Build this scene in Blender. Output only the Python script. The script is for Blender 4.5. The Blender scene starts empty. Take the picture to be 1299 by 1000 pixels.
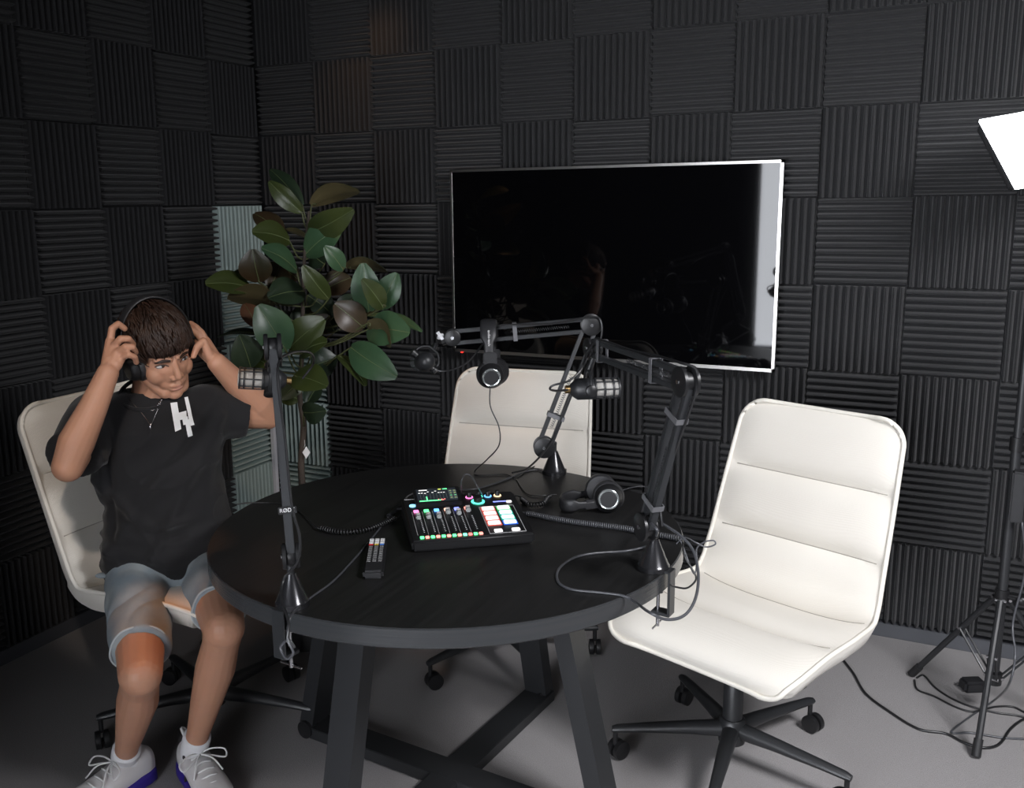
import bpy, bmesh, math, random
from mathutils import Vector, Matrix, Quaternion, noise
from mathutils.bvhtree import BVHTree
V = Vector
random.seed(7)
sc = bpy.context.scene
col = sc.collection

# ------------------------------------------------------------------ camera
FPX, PPX, PPY = 1205.33, 607.94, 493.57
CAM = V((2.87297, -3.47903, 1.56388))
R_ = V((0.8913, 0.4532, -0.0143)); D_ = V((0.0760, -0.1803, -0.9807)); F_ = V((-0.4471, 0.8730, -0.1952))
cd = bpy.data.cameras.new('camera'); cam = bpy.data.objects.new('camera', cd); col.objects.link(cam)
m = Matrix((R_, -D_, -F_)).transposed().to_4x4(); m.translation = CAM
cam.matrix_world = m
cd.sensor_width = 36; cd.lens = 36 * FPX / 1299
cd.shift_x = (649.5 - PPX) / 1299; cd.shift_y = (PPY - 500) / 1299
cd.clip_start = .05
sc.camera = cam

# ------------------------------------------------------------------ light
sc.view_settings.view_transform = 'Standard'; sc.view_settings.look = 'None'
sc.view_settings.exposure = 0.0; sc.view_settings.gamma = 1.0
w = bpy.data.worlds.new('world'); sc.world = w; w.use_nodes = True
w.node_tree.nodes['Background'].inputs[0].default_value = (.55, .62, .75, 1)
w.node_tree.nodes['Background'].inputs[1].default_value = .10

def area(name, loc, target, sx, sy, power, color, spread=180):
    l = bpy.data.lights.new(name, 'AREA'); l.shape = 'RECTANGLE'; l.size = sx; l.size_y = sy
    l.energy = power; l.color = color; l.spread = math.radians(spread)
    o = bpy.data.objects.new(name, l); col.objects.link(o); o.location = loc
    o.rotation_euler = (V(target) - V(loc)).to_track_quat('-Z', 'Y').to_euler()
    return o
# cool daylight-white ceiling panel over the right side of the room
area('ceiling_panel_light', (4.1, -2.2, 2.45), (2.7, -.9, .2), .9, .6, 42, (.97, .97, 1.0), 115)
# tint of the unseen fill spot added to brighten the seated man
FILL = (1.0, .84, .70)
# warm ceiling spots
def spot(name, loc, target, power, color, deg, blend=.6, r=.04):
    l = bpy.data.lights.new(name, 'SPOT'); l.energy = power; l.color = color; l.spot_size = math.radians(deg)
    l.spot_blend = blend; l.shadow_soft_size = r
    o = bpy.data.objects.new(name, l); col.objects.link(o); o.location = loc
    o.rotation_euler = (V(target) - V(loc)).to_track_quat('-Z', 'Y').to_euler()
    return o
WARM = (1.0, .56, .28)
spot('downlight_or_fill', (2.2, -3.2, 2.5), (.98, -1.7, 1.12), 62, FILL, 21, .5)  # added fill on the man's upper body, not one of the warm downlights
spot('downlight_or_fill', (.75, -.30, 2.57), (.62, 0, 1.5), 5, WARM, 80)
spot('downlight_or_fill', (1.36, -1.35, 2.57), (1.13, -1.93, .5), 70, (1.0, .42, .16), 10.5, .4)
spot('downlight_or_fill', (.70, -.75, 2.57), (1.25, -.50, .8), 22, WARM, 26)

# ------------------------------------------------------------------ helpers
def at(u, v, d):
    """point seen at (u, v) of the photograph, d metres in front of the lens"""
    return CAM + (R_ * ((u - PPX) / FPX) + D_ * ((v - PPY) / FPX) + F_) * d
def onz(u, v, z):
    r = R_ * ((u - PPX) / FPX) + D_ * ((v - PPY) / FPX) + F_
    return CAM + r * ((z - CAM.z) / r.z)
def ony(u, v, y):
    r = R_ * ((u - PPX) / FPX) + D_ * ((v - PPY) / FPX) + F_
    return CAM + r * ((y - CAM.y) / r.y)

def mat(name, base, rough=.5, metal=0, spec=.5, emit=None, es=1, sub=0, coat=0, bump=None, var=None, sheen=0):
    """bump=(scale, strength, distance[, stretch]); var=(scale, colour2[, stretch, contrast])"""
    m = bpy.data.materials.new(name); m.use_nodes = True
    nt = m.node_tree; b = nt.nodes['Principled BSDF']
    b.inputs['Base Color'].default_value = (*base, 1); b.inputs['Roughness'].default_value = rough
    b.inputs['Metallic'].default_value = metal; b.inputs['Specular IOR Level'].default_value = spec
    if emit: b.inputs['Emission Color'].default_value = (*emit, 1); b.inputs['Emission Strength'].default_value = es
    if sub:
        b.inputs['Subsurface Weight'].default_value = sub; b.inputs['Subsurface Radius'].default_value = (.02, .008, .004)
        b.inputs['Subsurface Scale'].default_value = .5
    if coat: b.inputs['Coat Weight'].default_value = coat; b.inputs['Coat Roughness'].default_value = .08
    if sheen: b.inputs['Sheen Weight'].default_value = sheen; b.inputs['Sheen Roughness'].default_value = .5
    def coords(st):
        tc = nt.nodes.new('ShaderNodeTexCoord'); mp = nt.nodes.new('ShaderNodeMapping')
        mp.inputs['Scale'].default_value = st; nt.links.new(tc.outputs['Object'], mp.inputs['Vector']); return mp
    def tex(s, st, detail=4):
        n = nt.nodes.new('ShaderNodeTexNoise'); n.inputs['Scale'].default_value = s; n.inputs['Detail'].default_value = detail
        nt.links.new(coords(st).outputs[0], n.inputs['Vector']); return n
    if var:
        n = tex(var[0], var[2] if len(var) > 2 else (1, 1, 1)); r = nt.nodes.new('ShaderNodeValToRGB')
        c = var[3] if len(var) > 3 else .15
        r.color_ramp.elements[0].position = .5 - c; r.color_ramp.elements[1].position = .5 + c
        r.color_ramp.elements[0].color = (*base, 1); r.color_ramp.elements[1].color = (*var[1], 1)
        nt.links.new(n.outputs['Fac'], r.inputs[0]); nt.links.new(r.outputs[0], b.inputs['Base Color'])
    if bump:
        n = tex(bump[0], bump[3] if len(bump) > 3 else (1, 1, 1)); bp = nt.nodes.new('ShaderNodeBump')
        bp.inputs['Strength'].default_value = bump[1]; bp.inputs['Distance'].default_value = bump[2]
        nt.links.new(n.outputs['Fac'], bp.inputs['Height']); nt.links.new(bp.outputs[0], b.inputs['Normal'])
    return m

def weave(m, scale, strength, dist, cols=None):
    """woven cloth: two crossed wave bumps"""
    nt = m.node_tree; b = nt.nodes['Principled BSDF']
    tc = nt.nodes.new('ShaderNodeTexCoord'); adds = []
    for d in ('X', 'Y', 'Z'):
        wv = nt.nodes.new('ShaderNodeTexWave'); wv.bands_direction = d; wv.inputs['Scale'].default_value = scale
        wv.inputs['Distortion'].default_value = .6; wv.inputs['Detail Scale'].default_value = 3
        nt.links.new(tc.outputs['Object'], wv.inputs['Vector']); adds.append(wv.outputs['Fac'])
    s = adds[0]
    for a_ in adds[1:]:
        mm = nt.nodes.new('ShaderNodeMath'); mm.operation = 'ADD'; nt.links.new(s, mm.inputs[0]); nt.links.new(a_, mm.inputs[1]); s = mm.outputs[0]
    bp = nt.nodes.new('ShaderNodeBump'); bp.inputs['Strength'].default_value = strength; bp.inputs['Distance'].default_value = dist
    nt.links.new(s, bp.inputs['Height']); nt.links.new(bp.outputs[0], b.inputs['Normal'])
    return m

M = {}
M['foam'] = mat('black_foam', (.032, .032, .034), .85, spec=.25, bump=(260, .5, .002), sheen=.15)
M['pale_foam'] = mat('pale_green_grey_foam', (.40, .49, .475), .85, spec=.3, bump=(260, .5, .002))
M['wall'] = mat('painted_wall', (.60, .60, .64), .8)
M['dark_wall'] = mat('dark_painted_wall', (.03, .03, .033), .8)
M['skirt'] = mat('grey_skirting', (.075, .078, .088), .6)
M['black'] = mat('black_plastic', (.012, .012, .013), .38)
M['black_matte'] = mat('black_matte_plastic', (.016, .016, .018), .6)
M['rubber'] = mat('black_rubber', (.014, .014, .015), .55)
M['black_metal'] = mat('black_powder_metal', (.020, .021, .023), .42, spec=.6)
M['arm_metal'] = mat('grey_black_arm_metal', (.036, .038, .041), .38, .3)
M['cone'] = mat('satin_black_cone', (.03, .03, .033), .22, .5, coat=.3)
M['steel'] = mat('steel', (.62, .62, .64), .25, 1)
M['brass'] = mat('brass', (.75, .5, .22), .3, 1)
M['silver'] = mat('silver_bezel', (.62, .6, .58), .28, 1)
M['leather'] = mat('black_leatherette', (.022, .022, .024), .42, bump=(180, .4, .001))
M['ring'] = mat('silver_ring', (.75, .8, .8), .2, .8)
M['cable'] = mat('grey_black_cable', (.07, .072, .08), .3, spec=.6)
M['cable_dark'] = mat('dark_cable', (.015, .015, .016), .35, spec=.6)
M['white_ink'] = mat('white_print', (.85, .85, .85), .6)
M['cream'] = weave(mat('cream_woven_fabric', (.79, .75, .68), .9, spec=.2, sheen=.2), 170, .35, .0012)
M['cream_pipe'] = mat('cream_piping', (.80, .765, .69), .9, spec=.2, bump=(300, .3, .001))
M['stitch'] = mat('seam_stitch', (.40, .37, .32), .9)

def grain(m):
    return m
M['table'] = mat('black_stained_wood', (.012, .012, .0122), .40, spec=.38, bump=(14, .25, .0008, (9, .35, 1)), var=(10, (.019, .0185, .0185), (8, .3, 1), .2))
M['table_edge'] = mat('black_wood_edge', (.034, .037, .040), .24, spec=.6, bump=(9, .3, .001, (.4, .4, 30)), var=(5, (.042, .043, .045), (.3, .3, 40), .2))
M['carpet'] = mat('dark_grey_carpet', (.30, .285, .285), .95, spec=.1, bump=(420, .8, .004), var=(330, (.39, .375, .375), (1, 1, 1), .25))
M['screen'] = mat('tv_glass', (.002, .002, .0025), .035, spec=.5)

def crot(pts, n=8):
    """Catmull-Rom through pts, n samples per span"""
    P = [V(p) for p in pts]; P = [P[0] * 2 - P[1]] + P + [P[-1] * 2 - P[-2]]; out = []
    for i in range(1, len(P) - 2):
        a, b, c, d = P[i - 1:i + 3]
        for k in range(n):
            t = k / n
            out.append(.5 * ((2 * b) + (c - a) * t + (2 * a - 5 * b + 4 * c - d) * t * t + (3 * b - a - 3 * c + d) * t ** 3))
    out.append(P[-2]); return out

class MB:
    """collects shapes and links them as ONE mesh object"""
    def __init__(s): s.v = []; s.f = []; s.mi = []; s.cur = 0
    def add(s, vs, fs, mi=None):
        o = len(s.v); s.v += [V(x) for x in vs]
        for f in fs: s.f.append([o + i for i in f]); s.mi.append(s.cur if mi is None else mi)
        return s
    def box(s, c, size, M3=None, mi=None, bev=0):
        c = V(c); x, y, z = size[0] / 2, size[1] / 2, size[2] / 2
        bm = bmesh.new(); bmesh.ops.create_cube(bm, size=1)
        for q in bm.verts: q.co = V((q.co.x * 2 * x, q.co.y * 2 * y, q.co.z * 2 * z))
        if bev: bmesh.ops.bevel(bm, geom=bm.edges[:], offset=min(bev, x * .9, y * .9, z * .9), segments=2, affect='EDGES')
        bm.verts.index_update(); vs = [q.co.copy() for q in bm.verts]; fs = [[q.index for q in f.verts] for f in bm.faces]; bm.free()
        if M3: vs = [M3 @ q for q in vs]
        return s.add([q + c for q in vs], fs, mi)
    def tube(s, pts, r, n=8, mi=None, cap=True, flat=1.0, up=None, closed=False):
        """sweep; r is a number or a list"""
        P = [V(p) for p in pts]; k = len(P)
        rr = r if isinstance(r, (list, tuple)) else [r] * k
        T = []
        for i in range(k):
            a, b = (P[i - 1], P[(i + 1) % k]) if closed else (P[max(i - 1, 0)], P[min(i + 1, k - 1)])
            t = b - a
            T.append(t.normalized() if t.length > 1e-9 else V((0, 0, 1)))
        u = V(up) if up else (V((0, 0, 1)) if abs(T[0].z) < .9 else V((1, 0, 0)))
        u = (u - T[0] * u.dot(T[0])).normalized(); vs = []
        for i in range(k):
            u = u - T[i] * u.dot(T[i])
            u = u.normalized() if u.length > 1e-6 else T[i].orthogonal().normalized()
            w_ = T[i].cross(u)
            for j in range(n):
                a = 2 * math.pi * j / n; vs.append(P[i] + (u * math.cos(a) + w_ * math.sin(a) * flat) * rr[i])
        fs = []
        for i in range(k if closed else k - 1):
            i2 = (i + 1) % k
            for j in range(n):
                j2 = (j + 1) % n; fs.append([i * n + j, i * n + j2, i2 * n + j2, i2 * n + j])
        if cap and not closed: fs += [list(range(n))[::-1], [(k - 1) * n + j for j in range(n)]]
        return s.add(vs, fs, mi)
    def cyl(s, a, b, r, r2=None, n=20, mi=None): return s.tube([a, b], [r, r if r2 is None else r2], n, mi)
    def capsule(s, a, b, ra, rb=None, n=14, mi=None):
        a, b = V(a), V(b); rb = ra if rb is None else rb; t = (b - a); L = t.length; t = t / L if L > 1e-6 else V((0, 0, 1))
        P, Rr = [], []
        for k in range(6): q = math.pi / 2 * k / 6; P.append(a - t * ra * math.cos(q)); Rr.append(max(ra * math.sin(q), 1e-4))
        P.append(a); Rr.append(ra); P.append(b); Rr.append(rb)
        for k in range(1, 7): q = math.pi / 2 * k / 6; P.append(b + t * rb * math.sin(q)); Rr.append(max(rb * math.cos(q), 1e-4))
        # explicit axis so that frames stay stable
        u = t.orthogonal().normalized(); w_ = t.cross(u); vs = []
        for p, r in zip(P, Rr):
            for j in range(n): g = 2 * math.pi * j / n; vs.append(p + (u * math.cos(g) + w_ * math.sin(g)) * r)
        fs = [[i * n + j, i * n + (j + 1) % n, (i + 1) * n + (j + 1) % n, (i + 1) * n + j] for i in range(len(P) - 1) for j in range(n)]
        fs += [list(range(n))[::-1], [(len(P) - 1) * n + j for j in range(n)]]
        return s.add(vs, fs, mi)
    def ell(s, c, r, M3=None, n=20, mi=None):
        c = V(c); vs, fs = [], []; h = n // 2
        for i in range(1, h):
            a = math.pi * i / h
            for j in range(n):
                g = 2 * math.pi * j / n; q = V((r[0] * math.sin(a) * math.cos(g), r[1] * math.sin(a) * math.sin(g), r[2] * math.cos(a)))
                vs.append(c + (M3 @ q if M3 else q))
        for i in range(h - 2):
            for j in range(n): fs.append([i * n + j, (i + 1) * n + j, (i + 1) * n + (j + 1) % n, i * n + (j + 1) % n])
        t, b = V((0, 0, r[2])), V((0, 0, -r[2])); k = len(vs)
        vs += [c + (M3 @ t if M3 else t), c + (M3 @ b if M3 else b)]
        for j in range(n): fs.append([k, j, (j + 1) % n]); fs.append([k + 1, (h - 2) * n + (j + 1) % n, (h - 2) * n + j])
        return s.add(vs, fs, mi)
    def lathe(s, c, prof, axis=(0, 0, 1), n=28, mi=None):
        """prof: (radius, height) pairs along axis; ends closed"""
        c = V(c); t = V(axis).normalized(); u = t.orthogonal().normalized(); w_ = t.cross(u); vs = []
        for r, h in prof:
            for j in range(n): g = 2 * math.pi * j / n; vs.append(c + t * h + (u * math.cos(g) + w_ * math.sin(g)) * max(r, 1e-4))
        k = len(prof); fs = [[i * n + j, i * n + (j + 1) % n, (i + 1) * n + (j + 1) % n, (i + 1) * n + j] for i in range(k - 1) for j in range(n)]
        fs += [list(range(n))[::-1], [(k - 1) * n + j for j in range(n)]]
        return s.add(vs, fs, mi)
    def prism(s, poly, h, o=(0, 0, 0), M3=None, mi=None):
        n = len(poly); vs = [V((x, y, 0)) for x, y in poly] + [V((x, y, h)) for x, y in poly]
        if M3: vs = [M3 @ q for q in vs]
        fs = [list(range(n))[::-1], [n + i for i in range(n)]] + [[i, (i + 1) % n, n + (i + 1) % n, n + i] for i in range(n)]
        return s.add([q + V(o) for q in vs], fs, mi)
    def rings(s, R, mi=None, cap=True):
        n = len(R[0]); vs = [q for r in R for q in r]
        fs = [[i * n + j, i * n + (j + 1) % n, (i + 1) * n + (j + 1) % n, (i + 1) * n + j] for i in range(len(R) - 1) for j in range(n)]
        if cap: fs += [list(range(n))[::-1], [(len(R) - 1) * n + j for j in range(n)]]
        return s.add(vs, fs, mi)
    def mesh(s, name, mats, smooth=35):
        me = bpy.data.meshes.new(name); me.from_pydata([tuple(q) for q in s.v], [], s.f)
        for q in (mats if isinstance(mats, (list, tuple)) else [mats]): me.materials.append(q)
        me.polygons.foreach_set('material_index', s.mi)
        bm = bmesh.new(); bm.from_mesh(me); bmesh.ops.recalc_face_normals(bm, faces=bm.faces); bm.to_mesh(me); bm.free()
        if smooth is not None:
            me.polygons.foreach_set('use_smooth', [True] * len(me.polygons))
            if smooth < 180: me.set_sharp_from_angle(angle=math.radians(smooth))
        me.update(); return me
    def build(s, name, mats, parent=None, smooth=35):
        """vertices are in the parent's space when there is a parent, and the parent then stands unrotated at its base"""
        o = bpy.data.objects.new(name, s.mesh(name, mats, smooth)); col.objects.link(o)
        if parent: o.parent = parent; o.matrix_parent_inverse = parent_inv(parent)
        return o
def parent_inv(p):
    m = Matrix.Translation(p.location) if p.parent is None else Matrix.Identity(4)
    return m.inverted()
LOCAL = set()

def tag(o, label, cat, group=None):
    o['label'] = label; o['category'] = cat
    if group: o['group'] = group
    return o
def thing(name, label, cat, loc=(0, 0, 0), group=None):
    o = bpy.data.objects.new(name, None); col.objects.link(o); o.location = loc; o.empty_display_size = .05
    return tag(o, label, cat, group)
def struct(o): o['kind'] = 'structure'; return o
def basis(x, y, z): return Matrix((V(x), V(y), V(z))).transposed()
def axes_from(z, x=(1, 0, 0)):
    z = V(z).normalized(); x = V(x); x = (x - z * x.dot(z)).normalized(); return basis(x, z.cross(x), z)
def text_mesh(s, size, ext=.0003, align='CENTER'):
    c = bpy.data.curves.new('t', 'FONT'); c.body = s; c.size = size; c.extrude = ext; c.align_x = align; c.align_y = 'CENTER'; c.resolution_u = 3
    o = bpy.data.objects.new('t', c); col.objects.link(o); bpy.context.view_layer.update()
    me = bpy.data.meshes.new_from_object(o.evaluated_get(bpy.context.evaluated_depsgraph_get()))
    vs = [q.co.copy() for q in me.vertices]; fs = [list(p.vertices) for p in me.polygons]
    bpy.data.objects.remove(o); bpy.data.curves.remove(c); bpy.data.meshes.remove(me)
    return vs, fs
def remeshed(mb, voxel, smooth_it=2):
    """one continuous skin over everything collected in mb"""
    me = mb.mesh('tmp', [], None); o = bpy.data.objects.new('tmp', me); col.objects.link(o)
    a = o.modifiers.new('r', 'REMESH'); a.mode = 'VOXEL'; a.voxel_size = voxel
    if smooth_it: b = o.modifiers.new('s', 'SMOOTH'); b.iterations = smooth_it; b.factor = .5
    bpy.context.view_layer.update()
    out = bpy.data.meshes.new_from_object(o.evaluated_get(bpy.context.evaluated_depsgraph_get()))
    bpy.data.objects.remove(o); bpy.data.meshes.remove(me)
    out.polygons.foreach_set('use_smooth', [True] * len(out.polygons)); return out
def link_mesh(name, me, m_, parent=None):
    me.name = name; me.materials.clear()
    for q in (m_ if isinstance(m_, (list, tuple)) else [m_]): me.materials.append(q)
    o = bpy.data.objects.new(name, me); col.objects.link(o)
    if parent: o.parent = parent; o.matrix_parent_inverse = parent_inv(parent)
    return o

# ------------------------------------------------------------------ the room
X1, Y1, ZC = 4.6, -5.75, 2.6
def slab(name, c, s, m_): return struct(MB().box(c, s).build(name, m_, None, None))
slab('floor', (X1 / 2, Y1 / 2, -.05), (X1 + .4, -Y1 + .4, .1), M['carpet'])
slab('ceiling', (X1 / 2, Y1 / 2, ZC + .05), (X1 + .4, -Y1 + .4, .1), M['dark_wall'])
wb = slab('wall_back', (X1 / 2 - .075, .10, ZC / 2), (X1 + .15, .1, ZC), M['dark_wall'])
wl = slab('wall_left', (-.10, Y1 / 2, ZC / 2), (.1, -Y1 + .1, ZC), M['dark_wall'])
# the glazed far end behind the photographer, seen only as a reflection in the television; it lights the room
GLOW = 12.0
gx0, gx1, gz0, gz1 = .9, 3.25, .12, 2.35
b = MB()
b.box((gx0 / 2, Y1 - .05, ZC / 2), (gx0, .1, ZC)); b.box(((gx1 + X1) / 2, Y1 - .05, ZC / 2), (X1 - gx1, .1, ZC))
b.box(((gx0 + gx1) / 2, Y1 - .05, gz0 / 2), (gx1 - gx0, .1, gz0)); b.box(((gx0 + gx1) / 2, Y1 - .05, (gz1 + ZC) / 2), (gx1 - gx0, .1, ZC - gz1))
struct(b.build('wall_front', M['wall'], None, None))
wn = MB()
for z in (gz0 + .03, gz1 - .03): wn.box(((gx0 + gx1) / 2, Y1 + .0, z), (gx1 - gx0, .06, .06))
for k in range(4): wn.box((gx0 + .03 + (gx1 - gx0 - .06) * k / 3, Y1 + .0, (gz0 + gz1) / 2), (.06, .06, gz1 - gz0 - .002))
win = struct(wn.build('window_1', M['wall'], None, None))
gl = mat('daylit_frosted_glass', (.9, .95, 1), .3, emit=(.91, .94, 1), es=GLOW)
struct(MB().box(((gx0 + gx1) / 2, Y1 - .02, (gz0 + gz1) / 2), (gx1 - gx0 - .06, .01, gz1 - gz0 - .06)).build('pane', gl, win, None))
# short return of dark wall that closes the studio on the left of the photographer
struct(MB().box((.76, -3.70, ZC / 2), (1.52, .12, ZC)).build('wall_return', M['dark_wall'], None, None))
struct(MB().box((X1 + .05, Y1 / 2, ZC / 2), (.1, -Y1, ZC)).build('wall_right', M['dark_wall'], None, None))

# wedge foam tiles: 300 mm squares with 12 ribs, turned tile by tile
T = .3; Z0 = .0557
PROF = [(0, .000), (.20, .001), (.34, .027), (.5, .033), (.66, .027), (.80, .001)]
def foam(mb, org, ex, en, c0, c1, r0, r1, par, special=None):
    """ex: unit vector along the wall, en: unit normal into the room"""
    rnd = random.Random(int(org.x * 10 + 5) + (3 if ex.x else 9))
    for c in range(c0, c1):
        for r in range(r0, r1):
            vert = (c + r) % 2 == par
            lo = org + ex * (c * T) + V((0, 0, Z0 + (7 - r) * T - T))
            gap = .0015; dz = rnd.uniform(-.0035, .0035); dx = rnd.uniform(-.002, .002); lift = rnd.uniform(0, .004)
            a = ex * 1 if vert else V((0, 0, 1)); bdir = V((0, 0, 1)) if vert else ex * 1
            lo = lo + ex * dx + V((0, 0, dz)) + en * lift
            pitch = (T - 2 * gap) / 12; prof = []
            for k in range(12):
                for t, h in PROF: prof.append((gap + (k + t) * pitch, h + .016))
            prof.append((T - gap, .020))
            mi = 1 if special and special(c, r) else 0
            segs = 3; vs = []
            for q in range(segs + 1):
                s_ = gap + (T - 2 * gap) * q / segs
                for (p, h) in prof:
                    wob = .0012 * noise.noise(V((p * 40 + c * 7, s_ * 12 + r * 5, c + r)))
                    vs.append(lo + a * p + bdir * s_ + en * (h + wob))
            n = len(prof)
            fs = [[q * n + i, q * n + i + 1, (q + 1) * n + i + 1, (q + 1) * n + i] for q in range(segs) for i in range(n - 1)]
            # side skirts down to the wall
            base = len(vs); ends = []
            for q in (0, segs):
                s_ = gap + (T - 2 * gap) * q / segs
                row = []
                for (p, h) in prof: row.append(len(vs)); vs.append(lo + a * p + bdir * s_ - en * lift)
                fs += [[q * n + i, q * n + i + 1, row[i + 1], row[i]] for i in range(n - 1)]
            for i in (0, n - 1):
                fs.append([i, segs * n + i, base + n + i, base + i])
            mb.add(vs, fs, mi)
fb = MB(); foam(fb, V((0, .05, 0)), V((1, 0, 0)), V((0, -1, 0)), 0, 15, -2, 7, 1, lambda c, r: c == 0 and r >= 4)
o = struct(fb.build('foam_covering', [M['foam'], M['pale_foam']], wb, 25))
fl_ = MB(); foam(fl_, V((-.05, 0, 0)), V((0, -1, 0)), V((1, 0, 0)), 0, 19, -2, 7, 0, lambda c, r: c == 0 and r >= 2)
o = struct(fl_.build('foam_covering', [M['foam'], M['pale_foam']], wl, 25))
struct(MB().box((X1 / 2, .0275, Z0 / 2 - .002), (X1, .045, Z0 - .004), bev=.002).build('baseboard_back', M['skirt'], None, None))
struct(MB().box((-.0275, Y1 / 2, Z0 / 2 - .002), (.045, -Y1, Z0 - .004), bev=.002).build('baseboard_left', M['skirt'], None, None))
struct(MB().box((.012, -.036, .50), (.022, .020, .89), bev=.002).build('trim_2', mat('white_corner_strip', (.75, .75, .8), .5), None, None))

# ------------------------------------------------------------------ television
tv = thing('television', 'large wall-mounted television with thin silver frame and black screen', 'television', (1.65, .02, .94))
x0, x1, z0, z1 = 1.003, 2.295, .949, 1.683; yf = -.06
b = MB(); g = .011
for (a0, a1, c0, c1) in ((x0, x1, z1 - g, z1), (x0, x1, z0, z0 + g * 1.3), (x0, x0 + g, z0, z1), (x1 - g, x1, z0, z1)):
    b.box(((a0 + a1) / 2, yf + .012, (c0 + c1) / 2), (a1 - a0, .024, c1 - c0), bev=.0015)
b.build('frame', M['silver'], tv)
MB().box(((x0 + x1) / 2, yf + .018, (z0 + z1) / 2), (x1 - x0 - .01, .03, z1 - z0 - .01)).build('housing', M['black'], tv)
MB().box(((x0 + x1) / 2, yf + .002, (z0 + z1) / 2 + .002), (x1 - x0 - 2 * g, .003, z1 - z0 - 2 * g)).build('screen', M['screen'], tv)
MB().box(((x0 + x1) / 2, .005, (z0 + z1) / 2), (.5, .075, .4)).build('wall_bracket', M['black_metal'], tv)
lamp = ony(586, 447, yf - .002)
MB().box(lamp, (.009, .004, .004)).build('standby_light', mat('red_led', (.3, .0, .0), .4, emit=(1, .03, .02), es=2.5), tv)

# ------------------------------------------------------------------ round table
TC = V((1.725, -1.432, 0)); TH = .735; TR = .6
tb = thing('round_table', 'large round black wooden table on four splayed metal legs', 'table', TC)
b = MB(); prof = [(0, TH - .045), (TR - .004, TH - .045), (TR, TH - .041), (TR, TH - .003), (TR - .003, TH - .001), (TR - .01, TH - .001), (TR - .01, TH - .004)]
b.lathe(TC, prof, n=128, mi=1); b.lathe(TC, [(TR - .0035, TH - .002), (TR - .003, TH)], n=128, mi=0)
b.build('tabletop', [M['table'], M['table_edge']], tb, 30)
for k, (ang, rb, rt) in enumerate(((85, .50, .35), (-5, .465, .315), (175, .50, .35), (265, .50, .35))):
    a = math.radians(ang); d = V((math.cos(a), math.sin(a), 0)); t = V((-d.y, d.x, 0))
    rings = []
    for (r, z) in ((rt, TH - .045), (rb, .03)):
        c = TC + d * r + V((0, 0, z))
        rings.append([c + t * sx * .037 + d * sy * .024 for sx, sy in ((1, 1), (-1, 1), (-1, -1), (1, -1))])
    MB().rings(rings).build('leg', M['black_metal'], tb, None)
for ang in (85, 175):
    a = math.radians(ang); d = V((math.cos(a), math.sin(a), 0)); t = V((-d.y, d.x, 0))
    MB().box(TC + V((0, 0, .02 if ang == 85 else .0205)), (1.04 if ang == 85 else 1.0, .085, .035 if ang == 85 else .036), basis(d, t, (0, 0, 1)), bev=.002).build('base_bar', M['black_metal'], tb, None)
b = MB()
for ang in (85, 175):
    a = math.radians(ang); d = V((math.cos(a), math.sin(a), 0)); t = V((-d.y, d.x, 0))
    b.box(TC + V((0, 0, TH - .055)), (.74, .08, .02), basis(d, t, (0, 0, 1)))
b.build('top_brace', M['black_metal'], tb, None)

# ------------------------------------------------------------------ chairs
def interp(tab, s):
    for (a, va), (b_, vb) in zip(tab, tab[1:]):
        if s <= b_:
            t = (s - a) / (b_ - a); t = max(0, min(1, t)); return va + (vb - va) * t
    return tab[-1][1]
PR = crot([(.312, .405), (.300, .435), (.255, .452), (.16, .460), (.04, .452), (-.07, .440), (-.125, .449), (-.158, .49), (-.18, .56), (-.21, .67), (-.25, .80), (-.292, .925), (-.305, .968)] and
          [V((0, y, z)) for y, z in [(.312, .405), (.300, .435), (.255, .452), (.16, .460), (.04, .452), (-.07, .440), (-.125, .449), (-.158, .49), (-.18, .56), (-.21, .67), (-.25, .80), (-.292, .925), (-.305, .968)]], 10)
LEN = [0]
for p, q in zip(PR, PR[1:]): LEN.append(LEN[-1] + (q - p).length)
TOT = LEN[-1]
def pr(s):
    s = max(0, min(1, s)) * TOT
    for i in range(len(PR) - 1):
        if s <= LEN[i + 1] + 1e-9:
            t = (s - LEN[i]) / (LEN[i + 1] - LEN[i]); p = PR[i].lerp(PR[i + 1], t)
            d = (PR[min(i + 2, len(PR) - 1)] - PR[max(i - 1, 0)]).normalized(); return p, V((0, d.z, -d.y)) * 1.0, d
SEAMS = [0, .235, .445, .625, .805, 1.0]
HW = [(0, .270), (.1, .280), (.3, .284), (.45, .272), (.6, .262), (.8, .252), (1, .240)]
def chair_pt(s, t, off, bulge=True):
    """s along the profile 0..1, t across -1..1"""
    p, n, d = pr(s)
    if n.z < 0 and s < .3: n = -n
    n = V((0, -d.z, d.y)) * (-1 if d.y > 0 else 1); n = V((0, d.z, -d.y))
    w_ = interp(HW, s)
    e = min(s, 1 - s) * TOT; rc = .07
    if e < rc: w_ -= rc * (1 - math.sqrt(max(0, 1 - (1 - e / rc) ** 2)))
    x = t * w_
    cup = (.014 + .020 * math.exp(-((s - .42) / .2) ** 2)) * abs(t) ** 3.2
    h = off + cup
    if bulge:
        for a, b_ in zip(SEAMS, SEAMS[1:]):
            if a <= s <= b_:
                f = (s - a) / (b_ - a); h += .026 * (1 - abs(2 * f - 1) ** 3.2) * (1 - abs(t) ** 6) - .004 * (1 - abs(t) ** 10); break
    return p + n * h + V((x, 0, 0))
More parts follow.
